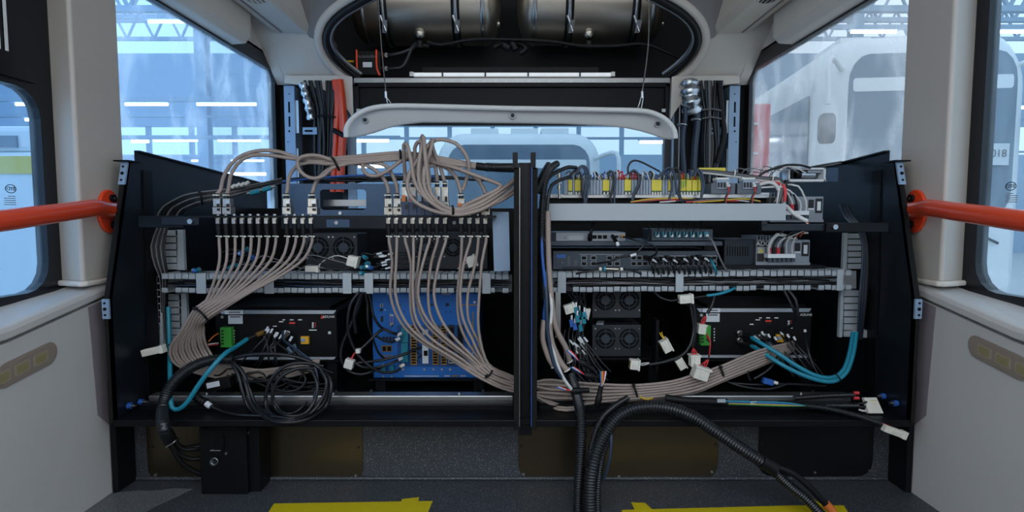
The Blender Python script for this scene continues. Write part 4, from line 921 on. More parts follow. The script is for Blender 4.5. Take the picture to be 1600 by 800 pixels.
ob('tip', MB().cyl(P(964, 379, 1.60), P(966, 384, 1.595), 0.005, 8), 'label_white', w)
ob('router_cable', tubemb(pp([(974,370,1.66),(985,373,1.64),(1000,378,1.62),(1018,382,1.62),(1026,390,1.63),(1024,398,1.64),(1014,402,1.66)]), 0.003, 6), 'wire_black', None, 'thin black cable curving from the router antenna jack to the switch', 'cable')
w = ob('router_cable', tubemb(pp([(932,412,1.66),(950,409,1.63),(970,402,1.62),(990,398,1.61),(1003,386,1.61),(1012,375,1.62),(1015,360,1.64),(1013,350,1.66)]), 0.003, 6), 'wire_black', None, 'thin black cable with a white tag curling past the switch', 'cable')
ob('tag', MB().cyl(P(985, 400, 1.608), P(994, 397, 1.608), 0.004, 8), 'label_white', w)
# network switch
sw = thing('network_switch', P(990, 421, 1.70), 'wide dark grey rack network switch with a blue logo plate', 'network switch')
ob('case', MB().pb(864, 392, 1120, 421, 1.70, 0.22), 'case_dark', sw, bevel=0.001)
ob('logo_plate', MB().pb(869.5, 397.5, 884, 403, 1.699, 0.002), 'wire_blue', sw)
for a in ((887, 401), (887, 404), (887, 407), (887, 410), (887, 413), (877, 410), (898, 407), (898, 410), (898, 413)): ob('print', MB().pb(a[0], a[1], a[0]+4, a[1]+1, 1.699, 0.002), 'wire_grey', sw)
for y in (418,):
    for k in range(14): ob('vent', MB().pb(879+k*2.2, 417, 880+k*2.2, 420, 1.699, 0.002), 'void', sw)
ob('frame_line', MB().pb(905, 397, 973, 398, 1.699, 0.002), 'case_grey', sw)
for x in (908, 923, 948, 960):
    for y in (399.5, 408.5): q = ob('network_port', MB().pb(x, y, x+9, y+7, 1.6985, 0.003), 'case_grey', sw); ob('jack', MB().pb(x+1, y+1, x+8, y+6, 1.6975, 0.003), 'void', q)
for k in range(14):
    x = 986+k*9+(6 if k > 3 else 0)+(3 if k > 8 else 0)
    for y in (399.5, 408.5): q = ob('network_port', MB().pb(x, y, x+8.3, y+7, 1.6985, 0.003), 'case_grey', sw); ob('jack', MB().pb(x+0.8, y+1, x+7.5, y+6, 1.6975, 0.003), 'void', q)
rnd = random.Random(21)
for k in range(13):
    x = 1010+k*8.2; y = 404+rnd.uniform(-3, 3)
    w = ob('patch_cable', tubemb(pp([(x, y, 1.69), (x+3, y+3, 1.66), (x+7, y+10, 1.64), (x+10, y+18, 1.645), (x+11, 430, 1.67)]), 0.0036, 6), 'wire_black' if k < 12 else 'teal', None, '%s patch cable from the left hanging out of the network switch' % ORD[k], 'cable', 'patch cables of the switch')
    ob('plug', MB().obox(P(x, y, 1.685), (0.006, 0, 0), (0, 0.012, 0), (0, 0, 0.005)), 'rubber', w)
    if k % 2: ob('tag', MB().cyl(P(x+2, y+1, 1.665), P(x+6, y+5, 1.65), 0.0042, 6), 'label_white', w)
# antenna splitter panel with teal jacks
sp_ = thing('antenna_splitter', P(1065, 376, 1.68), 'dark blue splitter panel with a row of teal jacks', 'splitter panel')
ob('case', MB().pb(1018, 358, 1114, 376, 1.68, 0.12), 'case_dark', sp_, bevel=0.001)
for k in range(8):
    x = 1027+k*11; q = ob('jack', MB().pb(x-3.6, 362, x+3.6, 371, 1.672, 0.01), 'teal_plug', sp_); ob('pin', disc(MB(), x, 368, 1.672, 2.3, 0.008, 8), 'label_white', q)
    if k < 7: ob('splitter_wire', tubemb(pp([(x, 368, 1.665), (x+1, 362, 1.65), (x+3, 354, 1.66), (x+3, 346, 1.68)]), 0.0018, 5), 'wire_black', None, '%s thin black wire from the left rising from the splitter panel' % ORD[k], 'wire', 'wires of the splitter panel')
ob('splitter_wire', tubemb(pp([(1104, 370, 1.67), (1113, 376, 1.64), (1121, 395, 1.63), (1129, 412, 1.64), (1136, 424, 1.66)]), 0.003, 6), 'wire_grey', None, 'grey wire dropping from the last splitter jack to the duct', 'wire')
# ---------------------------------------------------------------- power supplies
def psu(x0, y0, x1, y1, Y, txt, label, lead):
    t = thing('power_supply', P((x0+x1)/2, y1, Y), label, 'power supply', 'grey power supplies')
    ob('case', MB().pb(x0, y0, x1, y1, Y, 0.16), 'case_grey', t, bevel=0.0015)
    W_, H_ = x1-x0, y1-y0; fx = lambda u: x0+W_*u; fy = lambda v: y0+H_*v
    if txt:
        tp = ob('name_plate', MB().pb(fx(0.02), fy(0.04), fx(0.24), fy(0.27), Y-0.002, 0.003), 'ink', t)
        text(txt, P(fx(0.13), fy(0.155), Y-0.0025), 0.019, 'light_ink', tp)
        wp = ob('warning_plate', MB().pb(fx(0.03), fy(0.30), fx(0.16), fy(0.53), Y-0.002, 0.003), 'cover_grey', t)
        ob('warning_triangle', MB().prism([P(fx(0.05), fy(0.5), Y-0.003), P(fx(0.14), fy(0.5), Y-0.003), P(fx(0.095), fy(0.32), Y-0.003)], (0, 0.002, 0)), 'yellow_block', wp)
        ob('socket', MB().pb(fx(0.03), fy(0.55), fx(0.15), fy(0.86), Y-0.004, 0.005), 'ink', t)
    ts = ob('terminal_cover', MB().pb(fx(0.22), fy(0.56), fx(0.73), fy(0.72), Y-0.03, 0.03), 'label_white', t)
    for k in range(6): ob('terminal', MB().pb(fx(0.23+k*0.085), fy(0.73), fx(0.30+k*0.085), fy(0.88), Y-0.02, 0.02), 'case_dark', t)
    ob('display', MB().pb(fx(0.72), fy(0.12), fx(0.82), fy(0.45), Y-0.002, 0.003), 'ink', t); ob('display_rim', MB().pb(fx(0.71), fy(0.46), fx(0.82), fy(0.52), Y-0.002, 0.003), 'label_white', t)
    ob('side_plate', MB().pb(fx(0.84), fy(0.08), fx(0.98), fy(0.65), Y-0.001, 0.002), 'ink', t); lb = ob('label_plate', MB().pb(fx(0.88), fy(0.2), fx(0.95), fy(0.55), Y-0.003, 0.003), 'label_white', t)
    for k in range(8): ob('fin', MB().pb(fx(0.02+k*0.055), fy(-0.16), fx(0.04+k*0.055), fy(0), Y+0.02, 0.12), 'case_grey', t)
    ob('base_flange', MB().pb(x0, fy(0.9), x1, y1, Y-0.006, 0.006), 'case_grey', t)
    for k, (u, m, m2) in enumerate(((0.25, 'wire_white', 'wire_red'), (0.33, 'wire_black', 'wire_black'), (0.41, 'wire_white', 'wire_red'), (0.49, 'wire_black', 'wire_black'), (0.56, 'wire_white', 'wire_white'), (0.67, 'wire_white', 'wire_white'))):
        x = fx(u); r = 0.0055 if k in (0,) else 0.0028
        e = lead[k % len(lead)]
        w = ob('supply_wire', tubemb(pp([(x, fy(0.56), Y-0.02), (x, fy(0.2), Y-0.025), (lerp(x, e[0], 0.35), min(e[1], fy(0.0))-4+2*k, Y-0.03), (e[0], e[1]+k*0.8, Y-0.01)]), r, 7), m, None,
               '%s wire from the left on the %s grey power supply' % (ORD[k], 'lower' if txt == 'ADC' else 'upper'), 'wire', 'wires of the power supplies')
        if k < 4: ob('sleeve', MB().cyl(P(x, fy(0.55), Y-0.02), P(x, fy(0.30), Y-0.0235), 0.0055, 8), m2, w)
    return t
psu(1181, 375, 1266, 414, 1.72, 'ADC', 'lower grey power supply with a warning triangle beside the switch', ((1236, 371), (1262, 360), (1245, 372), (1258, 362)))
ob('supply_box', MB().pb(1131, 374, 1181, 416, 1.73, 0.15), 'panel_black', None, 'dark blue vented box joined to the lower power supply', 'box', bevel=0.0015)
for k in range(9):
    o = ob('vent_slot', MB().pb(1136+k*4, 385, 1137.6+k*4, 400, 1.7285, 0.002), 'void', bpy.data.objects['supply_box'])
ob('supply_shelf', MB().pb(1120, 415, 1290, 421, 1.70, 0.22), 'black_metal', None, 'black shelf plate under the lower grey power supply', 'shelf')
psu(1203, 307, 1287, 347, 1.70, 'AI', 'upper grey power supply behind the end of the grey duct cover', ((1180, 290), (1225, 285), (1190, 292), (1220, 295)))
# ================================================================== COAXIAL CABLES
rowL = [341, 353, 366, 378.6, 391, 403.6, 416.6, 429.4, 447.6, 460.4, 473.4, 486]
rowR = [607, 619, 632.4, 645, 657.6, 670, 682.4, 695.4, 720.6, 733.6, 746.2, 758.4]
YB = 1.592; RC = 0.0041
PROTO = {}
def coax_end(t, x, dx):     # nut, black boot and white tie under the bar
    o = P(x, 340, YB)
    if not PROTO:
        a = ob('nut', MB().obox(P(x, 345, YB), (0.0052, 0, 0), (0, 0.0055, 0), (0, 0, 0.0085)).cyl(P(x, 341, YB-0.006), P(x, 341, YB+0.006), 0.0045, 8), 'nickel', t, bevel=0.001)
        b = ob('boot', MB().sweep([P(x, 350, YB), P(x, 354, YB), P(x+0.6, 360, YB), P(x+1, 368, YB)], [0.0068, 0.0070, 0.0062, 0.0056], 10), 'rubber', t)
        c = ob('tie', MB().torus(P(x+1, 369, YB), (0, 0, 1), 0.0062, 0.0016, 12, 5).obox(P(x+4.6, 369.6, YB-0.003), (0.0021, 0, 0), (0, 0.002, 0), (0, 0, 0.0022)).obox(P(x-2.6, 369, YB-0.003), (0.0018, 0, 0), (0, 0.0015, 0), (0, 0, 0.0014)), 'connector_white', t)
        PROTO.update(nut=(a, WO[a]-o), boot=(b, WO[b]-o), tie=(c, WO[c]-o))
    else:
        for k in ('nut', 'boot', 'tie'): again(PROTO[k][0], o+PROTO[k][1], t)
def smush(A, B, t): return [tuple(lerp(p, q, t) for p, q in zip(a, b)) for a, b in zip(A, B)]
LA = [(344,380,1.592),(343,408,1.588),(335,438,1.585),(322,470,1.585),(309,487,1.585),(283,517,1.59),(266,540,1.60),(268,562,1.615),(298,581,1.64),(370,592,1.65),(440,588,1.66),(500,572,1.68)]
LB = [(488,380,1.592),(475,404,1.588),(440,430,1.582),(385,460,1.575),(321,496,1.575),(318,510,1.60),(318,528,1.63),(326,547,1.65),(340,562,1.66),(390,578,1.67),(450,575,1.68),(500,562,1.70)]
for i, x in enumerate(rowL):
    t = thing('coaxial_cable', P(x, 340, YB), '%s beige-grey coaxial cable from the left under the left connector row' % ORD[i], 'cable', 'hanging coaxial cables, left row')
    u = (x-341)/145.0; q = smush(LA, LB, u); q[0] = (x+1.5, 378, 1.592)
    # stack the cables round the tie
    k = ((i//2)/5.0*0.9+0.1*(i % 2))
    lay = 0.011*(i % 2); q[4] = (lerp(305, 323, k), lerp(482, 500, k), 1.574+lay); q[5] = (lerp(284, 318, k), lerp(517, 512, k), 1.585+0.03*k); q[6] = (lerp(267, 319, k), lerp(541, 530, k), 1.60+0.03*k); q[7] = (lerp(269, 327, k), lerp(563, 549, k), 1.615+0.04*k)
    q[8] = (lerp(298, 342, k), lerp(580, 564, k), 1.64); q[9] = (lerp(370, 400, k), lerp(594, 578, k), 1.655); q[10] = (lerp(440, 455, k), lerp(590, 572, k), 1.67); q[11] = (lerp(495, 500, k), lerp(578, 562, k), 1.69)
    coax_end(t, x, 1)
    ob('jacket', tubemb(pp([(x+1, 366, YB)]+q), RC, 8, 0.016), 'coax', t)
tb = P(314, 491, 1.57)
ob('cable_tie', tubemb(pp([(303, 483, 1.585), (309, 484, 1.565), (316, 490, 1.560), (322, 497, 1.565), (326, 502, 1.585)]), 0.003, 6).obox(P(305, 482, 1.565), (0.005, 0, 0), (0, 0.004, 0), (0, 0, 0.004)), 'rubber', None, 'black cable tie round the left beige coaxial bundle', 'cable tie')
w410 = [613, 619, 642, 646, 654, 661, 674, 686, 720, 725, 743, 753]; w460 = [610, 618, 641, 645, 650, 653, 669, 678, 715, 719, 731, 749]
w500 = [624, 632, 645, 651, 661, 668, 675, 690, 717, 724, 732, 747]; w530 = [652, 660, 664, 675, 690, 698, 700, 712, 728, 738, 746, 750]; w560 = [702, 708, 712, 720, 730, 735, 738, 742, 748, 752, 756, 758]
for i, x in enumerate(rowR):
    t = thing('coaxial_cable', P(x, 340, YB), '%s beige-grey coaxial cable from the left under the right connector row' % ORD[i], 'cable', 'hanging coaxial cables, right row')
    coax_end(t, x, 1); u = i/11.0; z = 1.585 if i % 2 else 1.60
    c = 0.9*[3, 0, 4, 1, 5, 2][i//2]/5.0+0.1*(i % 2); la = 0.011*(i % 2); yy = lerp(594, 630, c); yr = lerp(602, 625, c)
    q = [(x+1, 366, YB), (x+1, 378, YB), (w410[i], 410, z), (w460[i], 460, z), (w500[i], 500, z), (w530[i], 530, z), (w560[i], 560, z), (lerp(753, 770, u), lerp(592, 575, u), 1.574+0.014*(i % 2)),
         (800, lerp(611, 588, u), 1.59+la), (850, yy, 1.59+la), (885, yy+(14 if c > 0.75 else 3)*0.8, 1.59+la), (930, lerp(600, 632, c), 1.59+la), (992, yr, 1.582+la), (1050, lerp(596, 619, c), 1.595+la), (1090, lerp(584, 612, c), 1.595+la), (1128, lerp(572, 596, c), 1.585+la), (1180, lerp(550, 575, c), 1.62+la), (1225, lerp(538, 556, c), 1.68), (1240, lerp(534, 546, c), 1.72)]
    ob('jacket', tubemb(pp(q), RC, 8, 0.02), 'coax', t)
for nm, q in (('under the blue computer corner', [(755, 590, 1.59), (760, 590, 1.57), (768, 582, 1.565), (769, 575, 1.585)]), ('on the bundle right of the centre post', [(985, 600, 1.60), (990, 604, 1.575), (994, 613, 1.57), (996, 622, 1.585)]), ('on the bundle before the right computer', [(1122, 572, 1.605), (1126, 576, 1.58), (1130, 585, 1.578), (1131, 594, 1.60)])):
    ob('cable_tie', tubemb(pp(q), 0.003, 6).obox(P(q[1][0], q[1][1]-2, 1.568), (0.004, 0, 0), (0, 0.004, 0), (0, 0, 0.004)), 'rubber', None, 'black cable tie round the beige coaxial bundle '+nm, 'cable tie', 'black ties of the coaxial bundles')
# sockets on top of the bar, one per hanging cable
for i, x in enumerate(rowL+rowR):
    ob('socket_nut', MB().cyl(P(x, 337, YB), P(x, 334.5, YB), 0.0058, 6), 'steel', bpy.data.objects['connector_bar'])
# ---------------------------------------------------------------- metal connector blocks above the bar, each with its cable
def block(x0, x1, y0, y1, label, q, lower=None, spot=None):
    xm = (x0+x1)/2; t = thing('coaxial_cable', P(xm, y1, YB), label, 'cable', 'coaxial cables above the connector bar')
    ym = lerp(y0, y1, 0.52); Yf = YB-0.012
    ob('upper_block', MB().pb(x0+1, y0, x1-1, ym, Yf, 0.022), 'nickel', t, bevel=0.001)
    lo = ob('lower_block', MB().pb(x0, ym+0.5, x1, y1, Yf-0.003, 0.028), lower or 'nickel', t, bevel=0.001)
    ob('latch', MB().pb(xm-1, lerp(y0, ym, 0.25), x1-2, lerp(y0, ym, 0.6), Yf-0.002, 0.003), 'steel', t); ob('latch_slot', MB().pb(xm, lerp(y0, ym, 0.65), x1-2, ym-0.5, Yf-0.0015, 0.003), 'ink', t)
    ob('window', MB().pb(xm+0.5, lerp(ym, y1, 0.2), x1-1.5, lerp(ym, y1, 0.55), Yf-0.004, 0.003), 'ink', lo)
    if spot: ob('colour_mark', MB().pb(x0+1, lerp(y0, ym, 0.55), xm+1, ym-1, Yf-0.0025, 0.003), spot, t)
    ob('ferrule', MB().cyl(P(xm, y0, YB), P(xm, y0-8, YB), 0.0062, 10), 'panel_black', t)
    ob('tie', MB().torus(P(xm, y0-5, YB), (0, 0, 1), 0.0072, 0.002, 12, 5).obox(P(xm-4, y0-5, YB-0.004), (0.003, 0, 0), (0, 0.002, 0), (0, 0, 0.002)), 'connector_white', t)
    ob('jacket', tubemb(pp([(xm, y0-6, YB)]+q), 0.0053, 8, 0.016), 'coax', t)
B = 1.60
block(332, 345, 310, 335, 'coaxial cable on the outermost left metal connector, arching over to the centre', [(345,296,B),(348,280,B),(359,259,B),(380,242,B),(410,235,B),(440,238,B),(466,247,B),(500,252,B),(560,248,B),(625,243,B),(665,247,B),(720,255,B),(748,259,B)])
block(347, 360, 310, 335, 'coaxial cable on the second metal connector from the left, arching over', [(357,296,B),(360,276,B),(371,256,B),(392,243,B),(425,243,B),(460,248,B),(500,249,1.61),(560,244,B),(625,239,B),(665,243,B),(720,253,B),(748,258,B)])
block(441, 454, 310, 335, 'coaxial cable on the metal connector left of the slotted plate', [(449,296,B),(452,276,B),(462,261,B),(482,254,B),(520,256,1.595),(570,250,B),(625,246,B),(665,250,B),(748,261,B)])
block(480, 495, 310, 335, 'coaxial cable on the metal connector in front of the slotted plate', [(489,298,B),(496,281,B),(520,261,1.59),(560,254,1.59),(626,249,B),(665,252,B),(748,262,B)])
block(600, 613, 310, 336, 'coaxial cable on the first metal connector left of the tall group', [(607,298,B),(602,283,B),(590,269,B),(572,258,B),(540,254,B),(520,253,1.61)])
block(614, 627, 310, 336, 'coaxial cable on the second metal connector left of the tall group', [(621,298,B),(617,282,B),(608,265,B),(596,256,B),(560,251,B),(520,249,1.62)], spot='wire_white')
ob('coaxial_loop', tubemb(pp([(528,254,B),(500,244,1.585),(480,243,1.58),(466,249,1.58),(466,262,1.58),(476,274,1.58),(492,279,1.58),(508,273,1.585),(520,262,1.58),(540,257,1.59)]), 0.0053, 8), 'coax', None, 'round loop of beige coaxial cable at the left end of the bundle', 'cable')
ob('coaxial_loop', tubemb(pp([(568,254,B),(567,264,1.585),(574,273,1.58),(588,275,1.58),(604,268,1.58),(626,252,1.585),(640,246,B)]), 0.0053, 8), 'coax', None, 'small hanging loop of beige coaxial cable before the rear window', 'cable')
for nm, q in (('left end of the upper', [(518,246,1.60),(522,250,1.58),(526,258,1.575),(530,266,1.59)]), ('middle of the upper', [(625,235,1.60),(626,240,1.583),(626,247,1.583),(626,253,1.60)]), ('sagging part of the right', [(707,322,1.55),(708,326,1.525),(708,334,1.525),(706,339,1.55)])):
    ob('cable_tie', tubemb(pp(q), 0.0035, 6), 'rubber', None, 'black cable tie at the %s beige coaxial bundle' % nm, 'cable tie', 'black ties of the upper bundles')
# tall group: cables rise to an apex in front of the window and swoop right to the post
F = 1.54
tall = [(632.5, [(633,275,B),(631,245,1.57),(631,227,1.56),(636,226,1.55),(642,250,F),(648,285,F),(664,308,F),(700,331,1.53),(745,324,F),(785,300,1.56),(804,284,1.58)]),
        (645, [(647,280,B),(649,250,1.58),(648,232,1.58),(653,222,1.57),(660,224,1.56),(655,250,F),(655,285,F),(670,312,F),(706,335,1.53),(750,328,F),(785,308,1.56),(804,294,1.58)]),
        (657.5, [(656,278,B),(658,240,1.58),(658,216,1.57),(662,215,1.56),(664,240,F),(668,275,F),(675,305,F),(702,326,1.53),(735,322,F),(780,300,1.56),(804,279,1.58)]),
        (670, [(671,280,B),(668,250,1.59),(672,224,1.58),(677,218,1.57),(671,240,1.56),(663,265,F),(664,295,F),(682,318,F),(708,330,1.53),(748,318,F),(790,292,1.56),(804,282,1.58)]),
        (683, [(683,280,B),(679,250,B),(675,225,1.585),(668,228,1.57),(660,240,1.56),(640,270,F),(637,295,F),(648,315,F),(676,329,F),(704,334,1.53),(740,332,F),(785,312,1.56),(804,300,1.58)]),
        (695, [(694,282,B),(688,262,B),(678,236,1.59),(676,222,1.58),(690,218,1.58),(712,224,1.58),(728,242,1.58),(733,262,1.59),(729,280,B),(723,297,B)])]
for k, (x, q) in enumerate(tall):
    block(x-6, x+6, 292, 337, '%s coaxial cable of the tall looped group in front of the rear window' % ORD[k], q, lower='navy_block' if k < 5 else None, spot=('wire_orange', 'wire_red', 'bracket_blue', None, 'bracket_blue', None)[k])
block(714, 727, 310, 336, 'coaxial cable on the metal connector right of the tall group', [(719,296,B),(712,276,B),(700,264,B),(684,258,B),(664,262,B),(645,272,1.62),(636,290,1.63)], spot='wire_orange')
block(752, 765, 310, 336, 'coaxial cable on the rightmost metal connector beside the grey plate', [(757,298,B),(748,282,B),(730,270,B),(706,262,B),(675,254,B),(660,258,1.62)])
ob('coaxial_loop', tubemb(pp([(672,253,B),(710,262,1.57),(745,275,1.565),(776,286,1.56),(783,291,1.555),(770,300,1.55),(740,314,1.55),(722,323,1.55)]), 0.0053, 8), 'coax', None, 'beige coaxial cable doubling back right of the tall loops', 'cable')
cd_ = thing('conduit', P(786, 262, 1.60), 'black corrugated conduit taking the beige cables into the centre post', 'conduit')
ob('tape', MB().cyl(P(744, 259.5, 1.60), P(762, 261.5, 1.60), 0.011, 10), 'rubber', cd_); ob('sleeve', corrmb(pp([(760, 261, 1.60), (785, 262, 1.59), (812, 262, 1.57)]), 0.013, 0.005), 'conduit', cd_)
# ---------------------------------------------------------------- thin black wires, upper left
rnd = random.Random(9)
for k in range(11):
    u = k/10.0
    ob('feeder_wire', tubemb(pp([(lerp(246, 283, u), 337, 1.70), (lerp(256, 290, u), lerp(322, 328, u), 1.69), (lerp(285, 310, u), lerp(306, 320, u), 1.68), (315, lerp(300, 318, u), 1.68), (360, lerp(295, 308, u), 1.70), (400, lerp(288, 297, u)+rnd.uniform(-1, 1), 1.75), (440, lerp(279, 287, u), 1.85)]), 0.0024, 6, 0.03), 'wire_grey' if k % 4 == 0 else 'wire_black', None, 'thin dark wire sweeping over the left bracket into the rack', 'wire', 'wires sweeping over the left bracket')
ob('cable_tie', tubemb(pp([(310, 297, 1.67), (313, 302, 1.66), (315, 312, 1.66), (316, 320, 1.675)]), 0.003, 6), 'rubber', None, 'black cable tie round the thin wires above the left bracket', 'cable tie')
for k in range(9):
    u = k/8.0
    ob('riser_wire', tubemb(pp([(lerp(246, 262, u), 356, 1.68), (lerp(236, 256, u), 385, 1.67), (lerp(242, 260, u), 415, 1.67), (lerp(250, 262, u), 435, 1.68), (lerp(252, 258, u), 480, 1.70), (lerp(254, 262, u), 530, 1.71)]), 0.0024, 6, 0.03), 'wire_black' if k % 3 else 'wire_grey', None, 'thin dark wire dropping beside the left upright duct', 'wire', 'wires beside the left upright ducts')
for k in range(9):
    u = k/8.0
    ob('riser_wire', tubemb(pp([(lerp(1312, 1325, u), 320, 1.72), (lerp(1320, 1335, u), 340, 1.68), (lerp(1344, 1352, u), 366, 1.665), (lerp(1348, 1356, u), 400, 1.66), (lerp(1345, 1355, u), 440, 1.66), (lerp(1342, 1352, u), 480, 1.66), (lerp(1340, 1346, u), 530, 1.68)]), 0.003, 6, 0.03), 'wire_black' if k % 3 else 'wire_dark_blue', None, 'dark wire dropping beside the right upright duct', 'wire', 'wires beside the right upright ducts')
for k in range(12):   # wires lying along the top of the slotted plate
    a = 440+k*18+rnd.uniform(-10, 10); q = [(a, 284+rnd.uniform(-6, 2), 1.95), (a+60, 281+rnd.uniform(-6, 4), 1.94), (a+120, 283+rnd.uniform(-5, 2), 1.96)]
    ob('top_wire', tubemb(pp(q), 0.0036, 6, 0.04), 'wire_black' if k % 4 else 'wire_dark_blue', None, 'dark wire lying along the top of the slotted plate', 'wire', 'wires on the slotted plate')
ob('blue_wire', tubemb(pp([(440, 284, 1.93), (500, 278, 1.91), (560, 274, 1.90), (640, 272, 1.92), (680, 277, 1.94)]), 0.0032, 6), 'wire_blue', None, 'long thin blue wire lying above the slotted plate', 'wire')
for k, (x, y) in enumerate(((365, 291), (372, 289), (379, 288), (386, 286))):
    ob('coax_splice', MB().cyl(P(x-3, y+2, 1.69), P(x+3, y-2, 1.69), 0.005, 8), 'connector_white', None, '%s small white splice from the left on the thin wires behind the left connectors' % ORD[k], 'splice', 'white splices')
tq = thing('teal_connector_pair', P(408, 300, 1.68), 'two teal plugs joined on a thin wire behind the left connectors', 'connector')
ob('plug', MB().cyl(P(392, 302, 1.68), P(406, 298, 1.68), 0.007, 8), 'teal_plug', tq); ob('plug', MB().cyl(P(411, 297, 1.68), P(424, 293, 1.68), 0.007, 8), 'teal_plug', tq); ob('core', MB().cyl(P(386, 303, 1.68), P(430, 291, 1.68), 0.004, 8), 'nickel', tq)
# ---------------------------------------------------------------- small plugs on and above the left duct
def white_plug(x, y, Y, w, h, rot, label, wires=(), n=2, m='connector_white', holes=True):
    t = thing('white_connector', P(x, y, Y), label, 'connector', 'white plastic connectors')
    c, s_ = math.cos(rot), math.sin(rot); k = Y/FPX; ax, az = V((c, 0, s_)), V((-s_, 0, c)); p = P(x, y, Y)
    b = ob('housing', MB().obox(p, ax*(w*k/2), V((0, min(w, h)*k/2, 0)), az*(h*k/2)), m, t, bevel=0.0015)
    ob('collar', MB().obox(p+ax*(w*k*0.44), ax*(w*k*0.09), V((0, min(w, h)*k*0.58, 0)), az*(h*k*0.58)), m, b, bevel=0.001)
    ob('latch', MB().obox(p+V((0, -min(w, h)*k*0.55, 0)), ax*(w*k*0.25), V((0, 0.0015, 0)), az*(h*k*0.15)), m, b)
    if holes: ob('contacts', MB().obox(p-ax*(w*k*0.5)+V((0, -0.001, 0)), ax*(w*k*0.03), V((0, min(w, h)*k*0.33, 0)), az*(h*k*0.33)), 'gold', b)
    for i, (q, mm) in enumerate(wires): ob('lead', tubemb([p+ax*(w*k*0.5)+az*((i-(len(wires)-1)/2)*h*k*0.28)]+pp(q), 0.0018, 5), mm, t)
    return t
white_plug(552, 408, 1.67, 16, 16, -0.25, 'square white connector above the left wiring duct near the fan', [([(535, 401, 1.67), (522, 400, 1.68), (505, 408, 1.69), (498, 415, 1.69)], 'wire_white')], holes=False)
white_plug(737, 408, 1.67, 15, 17, 0.35, 'square white connector above the duct behind the right cable row', [([(722, 412, 1.67), (716, 416, 1.68)], 'wire_red'), ([(722, 415, 1.67), (715, 420, 1.68)], 'wire_white')], holes=False)
white_plug(488, 420, 1.67, 20, 9, 0.0, 'flat white connector lying on the left wiring duct', [([(505, 420, 1.67), (530, 421, 1.67), (560, 424, 1.67)], 'wire_black')], holes=False)
for k, (x, y) in enumerate(((305, 423), (309, 422), (567, 418), (573, 417), (579, 418), (566, 427), (574, 412), (570, 402), (377, 396), (388, 390), (360, 418), (367, 413), (395, 403))):
    t = thing('teal_plug', P(x, y, 1.66), '%s small teal coaxial plug from the left on the left wiring duct, listed as laid' % ORD[k], 'plug', 'teal plugs on the left duct')
    d = V((rnd.uniform(-.6, .6), -1 if k in (2, 3, 4, 5) else -0.3, rnd.uniform(-.3, .5))).normalized(); p = P(x, y, 1.66)
    ob('shell', MB().cyl(p-d*0.006, p+d*0.008, 0.0065, 8), 'teal_plug' if k % 4 else 'wire_blue', t); ob('pin', MB().cyl(p+d*0.008, p+d*0.010, 0.003, 8), 'nickel', t)
    ob('lead', tubemb([p-d*0.006, p-d*0.02+V((0.005, 0.01, 0.004)), p+V((0.06*rnd.choice((-1, 1)), 0.03, -0.006))], 0.0022, 5), 'wire_black', t)
for k in range(10):
    x = rnd.uniform(340, 470); y = rnd.uniform(395, 425); a = rnd.uniform(0.1, 0.7)
    ob('loose_wire', tubemb(pp([(x, y, 1.68), (x+20, y-14*a-4, 1.67), (x+45, y-10*a, 1.68), (x+80, y+6, 1.69)]), 0.002, 5), 'wire_grey' if k % 2 else 'wire_black', None, 'loose thin wire behind the left hanging cables above the duct', 'wire', 'loose wires above the left duct')
for k in range(9):
    x = rnd.uniform(575, 600); y = rnd.uniform(398, 424)
    w = ob('loose_wire', tubemb(pp([(x, y, 1.68), (x+20, y-3+rnd.uniform(-4, 2), 1.68), (x+50, y+rnd.uniform(-8, 2), 1.69), (x+75, y+rnd.uniform(-6, 4), 1.72)]), 0.0025, 5), 'wire_black', None, 'loose black wire with a tag beside the second fan unit', 'wire', 'loose wires beside the second fan unit')
    ob('tag', MB().cyl(P(x+8, y-1, 1.676), P(x+16, y-3, 1.676), 0.003, 6), 'label_white', w)
# ================================================================== LOWER LEFT: conduit, coil, plugs
lc = thing('conduit', P(260, 690, 1.52), 'thick black corrugated conduit curving down at the left of the shelf', 'conduit')
ob('sleeve', corrmb(pp([(362, 562, 1.60), (335, 562, 1.585), (305, 571, 1.57), (280, 588, 1.555), (263, 610, 1.54), (254, 640, 1.525), (256, 668, 1.52), (264, 688, 1.53)]), 0.0155, 0.0056), 'conduit', lc)
for k, q in enumerate(([(362,560,1.60),(395,554,1.59),(440,554,1.59),(480,563,1.59),(505,580,1.59)], [(362,564,1.60),(378,580,1.585),(388,605,1.575),(398,630,1.565),(420,648,1.56)], [(362,566,1.60),(372,585,1.58),(380,615,1.57),(392,640,1.56),(425,655,1.555)])):
    ob('branch', tubemb(pp(q), 0.0055, 8), 'wire_black', lc)
for k, q in enumerate(([(262,680,1.525),(272,694,1.54),(290,700,1.56),(316,696,1.575)], [(264,684,1.525),(276,706,1.54),(296,717,1.56),(316,716,1.575)], [(262,684,1.525),(278,716,1.54),(298,734,1.56),(318,742,1.575)], [(266,672,1.53),(282,700,1.545),(300,702,1.56),(316,700,1.578)])):
    ob('branch', tubemb(pp(q), 0.0065, 8), 'rubber', lc)
ob('tie', MB().torus(P(270, 692, 1.535), (0.6, 0, -0.8), 0.018, 0.003, 14, 5), 'steel', lc)
tc_ = thing('teal_cable', P(268, 635, 1.54), 'bent teal cable plugged into the left black computer', 'cable')
ob('jacket', tubemb(pp([(386, 530, 1.68), (370, 541, 1.64), (350, 554, 1.58), (328, 578, 1.55), (308, 605, 1.54), (293, 628, 1.535), (280, 639, 1.535), (269, 637, 1.535), (266, 618, 1.55), (266, 590, 1.60), (265, 540, 1.66), (263, 480, 1.70)]), 0.0065, 10), 'teal', tc_)
